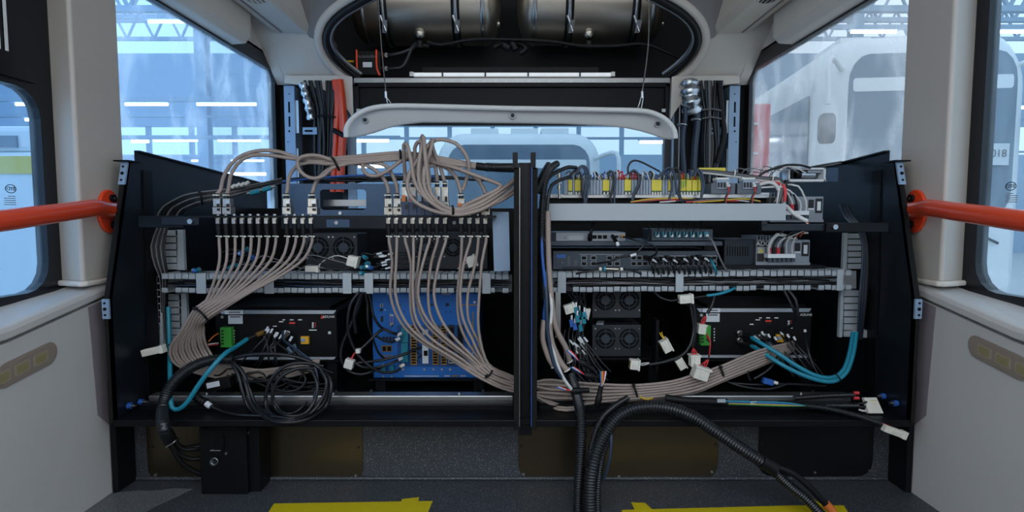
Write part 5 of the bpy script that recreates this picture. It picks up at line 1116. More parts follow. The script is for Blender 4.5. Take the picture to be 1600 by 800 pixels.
ob('boot', MB().cyl(P(384, 531, 1.68), P(400, 524, 1.70), 0.0085, 10, 0.0075), 'rubber', tc_); ob('plug', MB().cyl(P(399, 524, 1.70), P(412, 519, 1.725), 0.008, 10), 'gold', tc_)
# coil of black cable
coil = [[(505,572,1.60),(470,567,1.575),(440,575,1.56),(420,600,1.55),(415,630,1.55),(425,648,1.55),(455,654,1.55),(485,646,1.55),(505,620,1.55),(510,595,1.56),(500,575,1.58)],
        [(500,576,1.60),(465,576,1.57),(438,590,1.555),(426,615,1.55),(432,640,1.55),(450,650,1.548),(476,646,1.55),(492,625,1.55),(496,600,1.56),(488,580,1.58)],
        [(495,574,1.61),(515,590,1.57),(517,612,1.555),(508,636,1.55),(480,655,1.545),(440,660,1.545),(410,650,1.55),(392,628,1.555),(384,600,1.57),(376,578,1.60)],
        [(490,570,1.62),(510,596,1.575),(508,625,1.56),(490,644,1.55),(455,657,1.545),(420,654,1.55),(400,632,1.555),(390,608,1.57)],
        [(425,598,1.56),(426,620,1.552),(436,638,1.55),(447,647,1.548),(465,642,1.55),(480,628,1.555)],
        [(442,518,1.70),(444,532,1.66),(462,545,1.62),(484,562,1.60),(494,578,1.59),(496,600,1.575),(490,622,1.565)],
        [(424,606,1.60),(450,612,1.60),(470,606,1.605),(478,592,1.61),(470,580,1.62)],
        [(380,596,1.63),(410,596,1.62),(440,592,1.62),(470,598,1.62),(500,597,1.62)]]
for k, q in enumerate(coil):
    ob('coiled_cable', tubemb(pp(q), 0.005 if k < 4 else 0.0035, 8), 'wire_black' if k != 5 else 'wire_dark_blue', None, '%s black cable of the coil hanging over the left shelf edge, outer ones first' % ORD[k], 'cable', 'coiled black cables on the left shelf')
ob('cable_tie', MB().torus(P(443, 651, 1.546), (1, 0, -0.3), 0.012, 0.002, 12, 5), 'wire_grey', None, 'grey tie at the bottom of the black cable coil', 'cable tie')
rnd = random.Random(31)
for k in range(14):
    x = rnd.uniform(320, 470); y = rnd.uniform(578, 606)
    ob('tangle_wire', tubemb(pp([(x, y, 1.66), (x+rnd.uniform(15, 30), y+rnd.uniform(-14, 14), 1.64), (x+rnd.uniform(40, 70), y+rnd.uniform(-14, 14), 1.65), (x+rnd.uniform(70, 110), y+rnd.uniform(-8, 12), 1.67)]), 0.0026, 5), 'wire_black', None, 'thin black wire in the tangle under the left black computer', 'wire', 'tangled wires under the left computer')
sbx = thing('inline_module', P(335, 610, 1.60), 'small black inline module with a white label under the left computer', 'module')
ob('case', MB().obox(P(345, 599, 1.62), (0.036, 0, 0.008), (0, 0.02, 0), (-0.003, 0, 0.014)), 'box_black', sbx, bevel=0.002); ob('label_plate', MB().obox(P(333, 601, 1.596), (0.018, 0, 0.004), (0, 0.001, 0), (-0.001, 0, 0.0075)), 'label_white', sbx)
sc_ = thing('sensor_cable', P(345, 640, 1.57), 'black ribbed plug with a white band and cable on the left shelf', 'cable')
ob('boot', corrmb(pp([(303, 612, 1.57), (308, 622, 1.565), (322, 630, 1.56)]), 0.012, 0.008), 'rubber', sc_); ob('band', MB().cyl(P(322, 630, 1.56), P(329, 635, 1.558), 0.008, 10), 'label_white', sc_)
ob('lead', tubemb(pp([(328, 634, 1.558), (345, 642, 1.55), (370, 648, 1.545), (410, 650, 1.545), (440, 652, 1.545)]), 0.004, 8), 'wire_black', sc_)
white_plug(240, 548, 1.60, 34, 11, 0.22, 'long white connector sticking out at the left side panel', [([(262, 540, 1.62), (268, 536, 1.66)], 'wire_black')])
ob('red_green_leads', tubemb(pp([(326, 534, 1.69), (333, 526, 1.70), (341, 521, 1.722)]), 0.0022, 5), 'wire_orange', None, 'orange lead entering the green plug of the left computer', 'wire')
for k in range(2): ob('plug_lead', tubemb(pp([(325, 538+k*2, 1.69), (333, 537+k*2, 1.70), (341, 536+k*2.5, 1.722)]), 0.0022, 5), ('wire_white', 'wire_red')[k], None, ('white', 'red')[k]+' lead entering the green plug of the left computer', 'wire')
# ---------------------------------------------------------------- lower left box with latch
kb = thing('latch_box', P(362, 785, 1.55), 'tall black steel box with a latch and key lock on the floor', 'box')
a, b = P(315, 785, 1.545), P(384, 668, 1.545); x0, x1 = a.x, b.x; z1 = b.z
ob('case', MB().box((x0, 1.545, 0.0), (x1, 1.60, z1)), 'black_metal', kb, bevel=0.003)
ob('side_housing', MB().box((x1-0.02, 1.56, 0.0), (P(410, 700, 1.58).x, 1.632, P(0, 664, 1.58).z)), 'black_metal', kb, bevel=0.002)
lt = ob('latch', MB().prism([P(334, 704, 1.54), P(349, 704, 1.54), P(349, 681, 1.538), P(347, 678, 1.538), P(338, 678, 1.538)], (0, 0.012, 0)), 'box_black', kb, bevel=0.002)
ob('latch_edge', MB().pb(328, 703.5, 344, 705, 1.538, 0.006), 'case_grey', lt)
lk = ob('lock', disc(MB(), 335, 721, 1.545, 6, 0.008, 18), 'case_dark', kb); ob('lock_rim', MB().torus(P(335, 721, 1.537), (0, 1, 0), 0.0095, 0.0014, 20, 5), 'steel', lk)
ob('key_slot', MB().pb(334, 718, 336, 724, 1.534, 0.004), 'ink', lk)
ob('top_flap', MB().pb(315, 671, 381, 685, 1.542, 0.004), 'box_black', kb)
for x, y in ((354, 708), (340, 778), (364, 778), (388, 676)): ob('screw', disc(MB(), x, y, 1.545 if x < 380 else 1.56, 2.2, 0.004, 8), 'steel', kb)
ob('side_slot', MB().box((x1, 1.575, 0.07), (x1+0.001, 1.585, 0.14)), 'void', kb)
# access plates on the bench base
def plate(xa, xb, ya, yb, m, label, sc):
    t = thing('access_plate', P((xa+xb)/2, yb, 1.63), label, 'access plate', 'access plates of the bench')
    a = P(xa, yb, 1.632); b = P(xb, ya, 1.632); zt_ = 0.2135
    q = [(u, 1.632, w) for u, w in rrect(a.x, a.z, b.x, zt_, 0.042, 8)]
    q = [(u, v, w) if w < (a.z+zt_)/2 else (a.x if u < (a.x+b.x)/2 else b.x, v, zt_) for u, v, w in q]
    q2 = []
    for p in q:
        if not q2 or p != q2[-1]: q2.append(p)
    ob('plate', MB().prism(q2, (0, 0.003, 0)), m, t)
    for x, y in sc: ob('screw', disc(MB(), x, y, 1.632, 2.0, 0.003, 8), 'ink' if y < 720 else 'steel', t)
plate(232, 566, 664, 753, 'bronze_plate', 'bronze-tinted access plate behind the black latch box', ((240, 698), (560, 699), (556, 743), (456, 747), (243, 742)))
plate(810, 1123, 664, 748, 'bronze_plate', 'large bronze-tinted access plate under the right half of the shelf', ((1118, 694), (1112, 737), (967, 744), (818, 741), (815, 697)))
plate(1184, 1366, 664, 744, 'dark_plate', 'dark access plate at the right end of the bench', ((1190, 693), (1361, 689), (1273, 738), (1358, 735)))
# yellow tape and clear film on the floor
def flat(poly, z, h): return MB().prism([(PZ(x, y, z).x, PZ(x, y, z).y, z) for x, y in poly], (0, 0, h))
tp = thing('yellow_tape', PZ(540, 795, 0.0), 'yellow adhesive tape stuck on the floor at the left', 'tape', 'yellow floor tapes')
ob('strip', flat([(412, 812), (428, 787), (676, 783), (664, 812)], 0.0005, 0.0006), 'tape', tp); ob('strip', flat([(618, 812), (628, 780), (655, 777), (646, 812)], 0.0011, 0.0006), 'tape', tp); ob('strip', flat([(420, 830), (440, 793), (560, 790), (600, 830)], 0.0011, 0.0006), 'tape', tp)
tp = thing('yellow_tape', PZ(1140, 798, 0.0), 'yellow adhesive tape stuck on the floor at the right', 'tape', 'yellow floor tapes')
ob('strip', flat([(968, 815), (972, 797), (1240, 790), (1318, 790), (1335, 815)], 0.0005, 0.0006), 'tape', tp); ob('strip', flat([(992, 797), (986, 785), (1008, 786), (1020, 797)], 0.0011, 0.0006), 'tape', tp); ob('strip', flat([(1255, 815), (1268, 778), (1286, 790), (1290, 815)], 0.0011, 0.0006), 'tape', tp)
fm = MB(); vs = []
for i in range(9):
    for j in range(5):
        x = lerp(lerp(120, 180, j/4), lerp(215, 302, j/4), i/8); y = lerp(812, lerp(772, 766, i/8), j/4); p = PZ(x, y, 0.0); vs.append((p.x, p.y, 0.004+0.006*(math.sin(i*1.7+j)+1)/2*(0.5+0.5*i/8)))
fm.add(vs, [(i*5+j, (i+1)*5+j, (i+1)*5+j+1, i*5+j+1) for i in range(8) for j in range(4)], True)
ob('plastic_film', fm, 'film', None, 'crumpled clear plastic film on the floor by the left wall', 'film')
# ================================================================== LOWER RIGHT
def conduit(label, q, r, pitch=0.0062, m='conduit'):
    t = thing('conduit', P(*q[-1]), label, 'conduit', 'black corrugated conduits'); ob('sleeve', corrmb(pp(q), r, pitch), m, t); return t
conduit('corrugated conduit dropping straight from the shelf to the floor', [(893, 588, 1.60), (899, 610, 1.56), (906, 640, 1.51), (908, 670, 1.485), (907, 720, 1.47), (904, 770, 1.46), (903, 830, 1.44)], 0.0145)
conduit('thinner corrugated conduit crossing behind the big loop', [(980, 622, 1.56), (960, 635, 1.52), (940, 655, 1.485), (926, 690, 1.46), (920, 740, 1.45), (917, 830, 1.43)], 0.0085, 0.005)
big = conduit('thick corrugated conduit arching over the shelf edge to the floor', [(925, 840, 1.40), (922, 770, 1.42), (928, 720, 1.43), (944, 680, 1.45), (968, 650, 1.46), (1000, 637, 1.46), (1040, 637, 1.46), (1080, 650, 1.46), (1120, 675, 1.45), (1160, 702, 1.44), (1192, 722, 1.43), (1206, 731, 1.43)], 0.0165, 0.0075)
ob('tail', corrmb(pp([(1206, 733, 1.43), (1235, 760, 1.42), (1260, 780, 1.41), (1285, 805, 1.40)]), 0.0125, 0.006), 'conduit', big)
tl_ = ob('tail_cable', tubemb(pp([(1206, 728, 1.425), (1235, 738, 1.42), (1262, 758, 1.41), (1285, 782, 1.40), (1292, 790, 1.40)]), 0.0085, 10), 'rubber', big)
ob('tape_wrap', MB().cyl(P(1190, 720, 1.425), P(1212, 734, 1.42), 0.018, 10), 'rubber', big)
ob('red_cap', MB().cyl(P(1290, 787, 1.40), P(1302, 800, 1.395), 0.011, 8), 'wire_orange', tl_)
conduit('second corrugated conduit inside the big loop', [(935, 840, 1.43), (933, 770, 1.45), (940, 715, 1.46), (952, 680, 1.475), (953, 655, 1.49)], 0.011, 0.006)
ob('loop_cable', tubemb(pp([(943, 750, 1.45), (953, 715, 1.44), (955, 680, 1.45), (953, 652, 1.48)]), 0.004, 8), 'wire_dark_blue', None, 'smooth dark blue cable beside the big conduit loop', 'cable')
# centre right vertical bundle beside the post
conduit('corrugated conduit running down beside the centre post', [(870, 256, 1.60), (862, 262, 1.57), (853, 280, 1.55), (848, 310, 1.545), (846, 360, 1.54), (848, 420, 1.54), (851, 470, 1.54)], 0.0095, 0.0048)
conduit('thick black corrugated hose leaning over the centre post top', [(838, 300, 1.545), (845, 285, 1.55), (853, 268, 1.56), (860, 257, 1.57)], 0.0125, 0.005)
for k, (q, r, m) in enumerate((([(846,340,1.545),(847,400,1.53),(853,460,1.53),(850,500,1.535),(860,540,1.54),(876,574,1.54)], 0.0045, 'wire_blue'), ([(856,330,1.545),(857,400,1.54),(861,460,1.535),(868,510,1.54),(885,545,1.55),(890,565,1.56)], 0.0075, 'coax'), ([(850,500,1.53),(848,530,1.53),(858,560,1.53),(866,572,1.53)], 0.008, 'coax'), ([(858,505,1.53),(862,535,1.53),(876,566,1.53),(886,578,1.53)], 0.008, 'coax'), ([(858,440,1.535),(862,480,1.53),(860,520,1.528),(868,560,1.525),(880,590,1.525),(896,612,1.53)], 0.0045, 'wire_white'), ([(852,425,1.535),(854,470,1.525),(856,520,1.522),(866,570,1.52),(878,590,1.525)], 0.005, 'wire_dark_blue'), ([(849,330,1.55),(852,290,1.555),(860,275,1.57),(885,262,1.62),(900,262,1.66)], 0.0055, 'wire_black'), ([(852,360,1.55),(858,300,1.56),(868,285,1.58),(890,276,1.64)], 0.005, 'wire_black'))):
    t = ob('post_cable', tubemb(pp(q), r, 8), m, None, ('blue cable', 'long beige cable', 'short outer beige cable', 'short inner beige cable', 'thin white cable', 'dark blue cable', 'upper black cable', 'lower black cable')[k]+' beside the centre post on the right', 'cable', 'cables beside the centre post')
    if k in (1, 2, 3): e = P(*q[-1]); ob('white_ring', MB().torus(e, (0.5, 0, -0.8), r*1.15, 0.002, 12, 5), 'connector_white', t)
ob('metal_strip', MB().prism([P(868, 456, 1.64), P(876, 458, 1.64), P(876, 522, 1.64), P(868, 528, 1.64)], (0, 0.004, 0)), 'steel', None, 'upright bright metal strip left of the teal plugs', 'strip')
white_plug(863, 481, 1.60, 8, 17, 0.15, 'cream connector standing beside the metal strip', holes=False)
rnd = random.Random(41)
tp_ = ((902, 498), (900, 485), (907, 512), (912, 500), (893, 505), (905, 490), (913, 493), (898, 510))
for k, (x, y) in enumerate(tp_):
    t = thing('teal_plug', P(x, y, 1.62), '%s teal plug in the hanging cluster left of the fan units' % ORD[k], 'plug', 'teal plugs by the right fan units')
    p = P(x, y, 1.60+0.01*(k % 3)); ob('shell', MB().obox(p, (0.0055, 0, 0.001), (0, 0.006, 0), (-0.0015, 0, 0.010)), 'teal_plug' if k not in (4, 7) else 'wire_blue', t, bevel=0.001)
    ob('lead', tubemb([p+V((0, 0, 0.01)), p+V((0.004, 0.01, 0.03)), P(lerp(885, 915, k/7), 456, 1.67)], 0.0022, 5), 'wire_black', t); ob('sleeve', MB().cyl(p+V((0, 0, 0.010)), p+V((0.001, 0.003, 0.022)), 0.003, 6), 'label_white', t)
for k in range(16):
    x = rnd.uniform(878, 915); y = rnd.uniform(520, 545); dx = rnd.uniform(-12, 40)
    w = ob('tagged_wire', tubemb(pp([(x, y-22, 1.66), (x-4, y, 1.64), (x+dx*0.4, y+20, 1.62), (x+dx, y+45, 1.61), (x+dx+14, y+60, 1.61)]), 0.0026, 5), 'wire_black', None, 'thin black wire with a white tag below the teal plug cluster', 'wire', 'tagged wires below the teal plugs')
    ob('tag', MB().cyl(P(x-2, y+6, 1.633), P(x+4, y+13, 1.626), 0.0032, 6), 'label_white', w)
wp = white_plug(890, 482, 1.62, 17, 14, 0.3, 'round white connector above the teal plug cluster', holes=False)
white_plug(916, 490, 1.62, 9, 16, -0.2, 'narrow white connector beside the teal plug cluster', holes=False)
# multicoloured taped plugs near the floor conduit
for k, (x, y, a, L, m) in enumerate(((906, 610, 0.05, 30, 'rubber'), (925, 588, -0.25, 26, 'rubber'), (915, 570, -0.55, 26, 'rubber'), (936, 620, 1.4, 34, 'box_black'))):
    c, s_ = math.cos(a), math.sin(a); k_ = 1.53/FPX; p = P(x, y, 1.53-0.005*k); t = thing('inline_plug', p, '%s black inline plug with coloured leads by the floor conduits' % ORD[k], 'plug', 'black inline plugs')
    d = V((c, 0, s_)); ob('shell', MB().lathe(p-d*(L*k_/2), d, [(0, 0.005), (0.006, 0.009), (L*k_*0.5, 0.009), (L*k_*0.55, 0.007), (L*k_, 0.0065)], 12), m, t)
    for j, mm in enumerate(('wire_blue', 'wire_white', 'wire_red') if k != 3 else ('wire_blue', 'wire_yellow', 'wire_red', 'wire_white')):
        q = p+d*(L*k_/2 if k == 3 else -L*k_/2)*1.0; ob('lead', tubemb([q, q+d*(0.012 if k == 3 else -0.015)+V((0.003*(j-1), -0.004, 0.006)), q+d*(0.03 if k == 3 else -0.03)+V((0.005*(j-1.5), 0, 0.012))], 0.0022, 5), mm, t)
# white connectors by the right computer
R3 = [([(1080, 520, 1.66), (1078, 505, 1.66)], 'wire_red'), ([(1084, 518, 1.66), (1086, 503, 1.66)], 'wire_red')]
white_plug(1071, 467, 1.62, 21, 13, 0.08, 'white connector joined to a teal cable under the right duct', holes=False)
ob('teal_lead', tubemb(pp([(1104, 462, 1.63), (1120, 460, 1.63), (1138, 455, 1.64), (1148, 450, 1.66)]), 0.0042, 8), 'teal', None, 'short teal cable running from the white connector into the right duct', 'cable')
ob('lead', tubemb(pp([(1082, 466, 1.62), (1092, 464, 1.625), (1106, 462, 1.63)]), 0.003, 6), 'wire_black', None, 'short dark lead between the white connector and the teal cable', 'cable')
ob('lead', tubemb(pp([(1022, 456, 1.66), (1032, 465, 1.64), (1048, 470, 1.63), (1061, 468, 1.62)]), 0.0034, 6), 'wire_black', None, 'black lead entering the white connector from the left', 'cable')
for k, q in enumerate(([(1078,473,1.63),(1082,495,1.63),(1084,515,1.63),(1078,540,1.62),(1064,556,1.61),(1040,565,1.60),(1014,570,1.60)], [(1083,473,1.635),(1086,500,1.635),(1085,525,1.63),(1082,542,1.63)], [(1117,460,1.66),(1112,478,1.65),(1105,490,1.65)])):
    ob('harness_lead', tubemb(pp(q), 0.0046, 8), 'wire_black', None, ('left', 'middle', 'right')[k]+' black lead hanging among the white connectors by the right computer', 'cable', 'leads by the right computer')
white_plug(1040, 540, 1.64, 14, 20, 0.5, 'white connector with yellow wires right of the fan units', [([(1034, 526, 1.65), (1031, 520, 1.66)], 'wire_yellow'), ([(1036, 526, 1.65), (1034, 519, 1.66)], 'wire_yellow')])
white_plug(1063, 568, 1.62, 12, 18, 0.55, 'flat white connector with brass contacts below the black leads')
white_plug(991, 569, 1.58, 15, 15, -0.1, 'white connector lying below the lower fan unit', [([(1003, 568, 1.59), (1014, 567, 1.60)], 'wire_white'), ([(1003, 571, 1.59), (1014, 568, 1.60)], 'wire_white')])
white_plug(1085, 563, 1.60, 18, 15, 1.6, 'white connector with red wires above the largest one', [([(1081, 552, 1.60), (1083, 545, 1.61)], 'wire_red'), ([(1085, 552, 1.60), (1083, 544, 1.61)], 'wire_red'), ([(1089, 552, 1.60), (1084, 545, 1.61)], 'wire_red')])
white_plug(1094, 582, 1.58, 20, 23, 1.25, 'largest white connector with red wires in front of the beige bundle', [([(1100, 570, 1.59), (1106, 563, 1.60)], 'wire_red'), ([(1103, 572, 1.59), (1107, 563, 1.60)], 'wire_red'), ([(1097, 569, 1.59), (1105, 562, 1.60)], 'wire_red')])
white_plug(1096, 514, 1.64, 15, 12, 1.45, 'white connector with red wires over the green plug', [([(1096, 502, 1.65), (1101, 494, 1.65)], 'wire_red'), ([(1099, 503, 1.65), (1102, 494, 1.65)], 'wire_red'), ([(1102, 503, 1.65), (1103, 495, 1.65)], 'wire_red')])
for k in range(3): ob('plug_lead', tubemb(pp([(1104, 522+k*4, 1.70), (1108, 528+k*3, 1.69), (1110, 535+k, 1.69), (1108, 556, 1.66), (1106, 563, 1.60)]), 0.0022, 5), 'wire_red' if k < 2 else 'wire_black', None, ('first', 'second', 'third')[k]+' lead dropping from the green plug of the right computer', 'wire', 'leads of the right green plug')
# teal cables of the right computer
for k, (q, r) in enumerate((([(1172,526,1.70),(1185,534,1.66),(1215,552,1.62),(1245,572,1.60),(1275,587,1.59),(1300,590,1.59),(1318,578,1.60),(1328,550,1.63),(1333,520,1.67)], 0.0062), ([(1172,540,1.70),(1185,546,1.66),(1215,566,1.61),(1245,582,1.59),(1275,593,1.58),(1302,596,1.58),(1322,582,1.59),(1333,552,1.62),(1338,520,1.66)], 0.0062))):
    t = thing('teal_cable', P(1300, 596, 1.58), ('upper' if k == 0 else 'lower')+' of the two teal cables sweeping from the right black computer', 'cable', 'teal cables of the right computer')
    ob('jacket', tubemb(pp(q), r, 10), 'teal', t); e = q[0]; ob('boot', MB().cyl(P(e[0]-10, e[1]-4, 1.725), P(e[0]+4, e[1]+2, 1.69), 0.0085, 10), 'rubber', t)
    ob('sleeve', MB().cyl(P(e[0]+6, e[1]+2, 1.685), P(e[0]+13, e[1]+7, 1.67), 0.0068, 8), 'label_white', t)
ob('cable_tie', MB().torus(P(1308, 590, 1.585), (0.8, 0, 0.5), 0.015, 0.002, 12, 5), 'rubber', None, 'black tie round the two teal cables', 'cable tie')
for k, q in enumerate(([(1224,452,1.67),(1236,475,1.66),(1243,492,1.66),(1238,508,1.68),(1222,518,1.71)], [(1230,452,1.67),(1243,468,1.65),(1246,490,1.65),(1240,506,1.67),(1222,514,1.71)])):
    ob('device_cable', tubemb(pp(q), 0.0046, 8), 'wire_black', None, ('inner' if k == 0 else 'outer')+' black cable arching from the right duct to the right computer', 'cable', 'arching cables of the right computer')
for k, q in enumerate(([(1258,522,1.71),(1262,545,1.67),(1270,570,1.65),(1280,588,1.64)], [(1196,560,1.66),(1175,568,1.62),(1168,582,1.62),(1172,594,1.62)], [(1215,556,1.64),(1208,570,1.62),(1195,582,1.61),(1178,592,1.61)], [(1130,594,1.63),(1160,604,1.61),(1200,608,1.61),(1230,600,1.62)], [(1140,598,1.64),(1180,601,1.63),(1230,600,1.64),(1290,603,1.64)])):
    ob('loose_cable', tubemb(pp(q), 0.0036, 6), 'wire_black', None, '%s loose black cable below the right computer' % ORD[k], 'cable', 'loose cables below the right computer')
bpg = thing('blue_plug', P(1203, 598, 1.62), 'blue plug with a white tip lying below the right computer', 'plug')
ob('shell', MB().obox(P(1200, 596, 1.62), (0.015, 0, -0.004), (0, 0.008, 0), (0.002, 0, 0.008)), 'wire_blue', bpg, bevel=0.002); ob('tip', MB().cyl(P(1209, 597, 1.612), P(1215, 599, 1.61), 0.005, 8), 'connector_white', bpg)
# ---------------------------------------------------------------- loom along the right shelf with the two end connectors
lm = thing('taped_loom', P(1180, 632, 1.56), 'black taped loom with bare blue and yellow wires along the right shelf', 'loom')
ob('tape_part', tubemb(pp([(1040,622,1.56),(1070,626,1.555),(1100,627,1.555),(1136,629,1.555)]), 0.0105, 10), 'rubber', lm)
ob('tape_part', MB().cyl(P(1172, 630, 1.555), P(1186, 631, 1.555), 0.009, 10), 'rubber', lm); ob('tape_part', MB().cyl(P(1217, 631, 1.555), P(1231, 632, 1.555), 0.009, 10), 'rubber', lm)
for j, mm in enumerate(('teal', 'wire_blue', 'wire_yellow', 'wire_green')):
    ob('lead', tubemb([P(1130, 629, 1.548)+V((0, 0.002*j, 0.004-0.003*j)), P(1178, 630, 1.546)+V((0, 0, 0.004-0.003*j)), P(1224, 631.5, 1.546)+V((0, 0, 0.004-0.003*j)), P(1258, 634, 1.55)], 0.0026, 6), mm, lm)
ob('tag', MB().pb(1121, 624, 1134, 629, 1.542, 0.004), 'cover_grey', lm); ob('tag', MB().pb(1173, 627, 1183, 632, 1.544, 0.004), 'connector_white', lm)
ob('sleeve', corrmb(pp([(1258,634,1.55),(1290,638,1.53),(1330,647,1.50),(1360,656,1.48),(1378,662,1.47)]), 0.0085, 0.0045), 'conduit', lm)
ob('sleeve', corrmb(pp([(1262,636,1.57),(1300,634,1.56),(1342,634,1.555)]), 0.009, 0.0045), 'conduit', lm)
ob('sleeve', corrmb(pp([(1240,622,1.59),(1270,620,1.585),(1300,618,1.58),(1336,617,1.575)]), 0.0075, 0.0045), 'conduit', lm)
ob('lead', tubemb(pp([(1020,622,1.56),(1010,624,1.57),(1000,620,1.58)]), 0.003, 6), 'wire_yellow', lm)
for j, mm in enumerate(('wire_red', 'wire_blue', 'wire_green')): ob('lead', tubemb([P(1376, 661, 1.47), P(1382, 663+j*1.5, 1.467), P(1390, 666+j*1.5, 1.465)], 0.0022, 5), mm, lm)
white_plug(1397, 674, 1.46, 36, 11, -0.35, 'white connector at the loom end hanging over the shelf edge', holes=False)
wc = thing('white_connector', P(1363, 640, 1.55), 'wide white four-way connector lying on the right end of the shelf', 'connector', 'white plastic connectors')
ob('housing', MB().prism([P(1350, 621, 1.56), P(1370, 621, 1.56), P(1381, 646, 1.535), P(1358, 646, 1.535)], (0, 0.012, -0.004)), 'connector_white', wc, bevel=0.001)
for j in range(4): ob('cavity', MB().prism([P(1360+j*2.2, 625+j*5.4, 1.5555-0.0052*j), P(1370+j*2.4, 625+j*5.4, 1.5555-0.0052*j), P(1372+j*2.4, 629+j*5.4, 1.5525-0.0052*j), P(1362+j*2.2, 629+j*5.4, 1.5525-0.0052*j)], (0, 0.002, 0)), 'rj_cream', wc)
for j in range(3): ob('lead', tubemb(pp([(1342, 630+j*5, 1.555), (1348, 630+j*6, 1.55), (1354, 628+j*7, 1.553)]), 0.003, 6), ('wire_black', 'wire_black', 'wire_white')[j], wc)
for k, y in enumerate((614, 622)): ob('red_tip', MB().cyl(P(1334, y, 1.57), P(1342, y, 1.568), 0.005, 8), 'wire_red', None, ('upper' if k == 0 else 'lower')+' red wire tip at the right end of the shelf', 'wire tip')
# ================================================================== TERMINAL ROW, upper right
Yt = 1.70
dr = thing('mounting_rail', P(1020, 308, Yt), 'steel mounting rail under the row of terminal blocks', 'rail')
ob('rail', MB().pb(852, 303.5, 1202, 309, Yt-0.005, 0.03), 'alu', dr); ob('rail_lip', MB().pb(1160, 301, 1202, 304, Yt-0.01, 0.04), 'alu', dr)
ob('rail_support', MB().pb(850, 309, 1200, 350, Yt+0.03, 0.01), 'box_black', dr)
yb_ = [(887.5, 7), (898, 9.5), (941.5, 11), (975.5, 11), (1018, 16.5), (1044, 7)]
edges = [(881, 887.5), (894.5, 898), (907.5, 941.5), (952.5, 975.5), (986.5, 1018), (1034.5, 1044), (1051, 1062)]
mat_cols = ['wire_red', 'wire_blue', 'wire_white', 'wire_grey', 'wire_yellow', 'wire_orange', 'wire_black', 'wire_blue', 'wire_white']
rnd = random.Random(51)
nb = 0
def tblock(x0, x1, m, label, grp):
    t = thing('terminal_block', P((x0+x1)/2, 304, Yt), label, 'terminal block', grp)
    ob('body', MB().pb(x0+0.2, 281, x1-0.2, 299 if m == 'yellow_block' else 304, Yt-0.012, 0.045), m, t, bevel=0.0008)
    if m == 'yellow_block':
        n_ = max(2, round((x1-x0)/4.5))
        for k in range(n_): xx = lerp(x0, x1, (k+0.5)/n_); ob('tooth', MB().pb(xx-1.3, 299, xx+1.3, 304, Yt-0.012, 0.03), 'connector_white', t)
        ob('foot', MB().pb(x0+0.3, 298, x1-0.3, 300, Yt-0.0125, 0.03), 'green_dark', t)
    ob('top_step', MB().pb(x0+0.5, 276.5, x1-0.5, 281, Yt, 0.02), 'connector_white' if rnd.random() < 0.35 else m, t)
    return t
for k, (x, w) in enumerate(yb_): tblock(x, x+w, 'yellow_block', '%s yellow terminal block from the left on the mounting rail' % ORD[k], 'yellow terminal blocks')
for k in range(4): tblock(1063+k*9.2, 1072+k*9.2, 'yellow_block', '%s block of the wide yellow terminal group, from the left' % ORD[k], 'yellow terminal blocks')
gi = 0
for a, b in edges:
    n_ = max(1, round((b-a)/4.6))
    for k in range(n_):
        tblock(lerp(a, b, k/n_), lerp(a, b, (k+1)/n_), 'terminal_grey', 'slim grey terminal block, %s from the left on the rail' % (ORD[gi] if gi < 18 else ['nineteenth','twentieth','twenty-first','twenty-second','twenty-third','twenty-fourth','twenty-fifth','twenty-sixth','twenty-seventh','twenty-eighth','twenty-ninth','thirtieth'][min(gi-18, 11)]), 'grey terminal blocks'); gi += 1
gm = bpy.data.objects['terminal_block.006']
for k in range(3): ob('green_arrow', MB().pb(1064.5+k*3, 282+k % 2, 1065.8+k*3, 295-k*2, Yt-0.0135, 0.002), 'green_block', gm)
# coloured wire ends along the terminals
for k in range(64):
    x = lerp(886, 1098, k/63.0); m = ['wire_white', 'wire_grey', 'wire_blue', 'wire_white', 'wire_black'][k % 5]
    if 965 < x < 980 or 985 < x < 998: m = 'wire_red'
    if x > 1062: m = ['wire_red', 'wire_green', 'wire_white', 'wire_blue', 'wire_yellow', 'wire_orange'][k % 6]
    y = rnd.uniform(266, 274)
    ob('terminal_wire', tubemb(pp([(x, 280, Yt-0.006), (x+rnd.uniform(-2, 2), y+4, Yt-0.012), (x+rnd.uniform(-3, 4), y, Yt), (x+rnd.uniform(-6, 6), y+4, Yt+0.05)]), 0.0022, 5), m, None, 'short %s wire end in the top of the terminal blocks' % m.split('_')[1], 'wire', 'short %s terminal wires' % m.split('_')[1])
loops = [[(891,276),(896,268),(903,267),(909,276),(909,295),(912,310),(915,320)], [(899,272),(905,261),(913,263),(916,276),(914,298),(913,320)], [(902,272),(908,259),(917,263),(921,278),(918,300),(915,320)],
         [(948,273),(954,267),(960,276),(957,295),(954,308),(956,320)], [(950,274),(957,268),(962,279),(960,298),(960,320)], [(983,272),(990,266),(997,272),(998,286),(990,302),(987,320)], [(984,271),(991,267),(999,276),(999,290),(991,305),(989,320)],
         [(1029,276),(1037,272),(1046,276),(1050,290),(1047,305),(1043,320)], [(1031,274),(1042,263),(1050,264),(1055,278),(1057,298),(1064,312),(1068,320)], [(1050,266),(1056,262),(1061,268),(1062,285),(1061,300),(1067,320)],
         [(1085,276),(1090,264),(1097,272),(1100,290),(1096,308),(1091,320)], [(1078,278),(1086,265),(1095,276),(1097,295),(1094,320)]]
for k, q in enumerate(loops):
    ob('loop_wire', tubemb(pp(q, 1.665), 0.0034, 7), 'wire_dark_blue' if k % 3 else 'wire_black', None, '%s dark wire from the left looping down in front of the terminals' % ORD[k], 'wire', 'dark loops before the terminals')
ob('high_wire', tubemb(pp([(982,272,1.69),(981,262,1.69),(986,253,1.69),(996,251,1.69),(1012,258,1.70),(1031,268,1.70)]), 0.0028, 6), 'wire_black', None, 'thin dark wire arching high above the terminals before the window', 'wire')
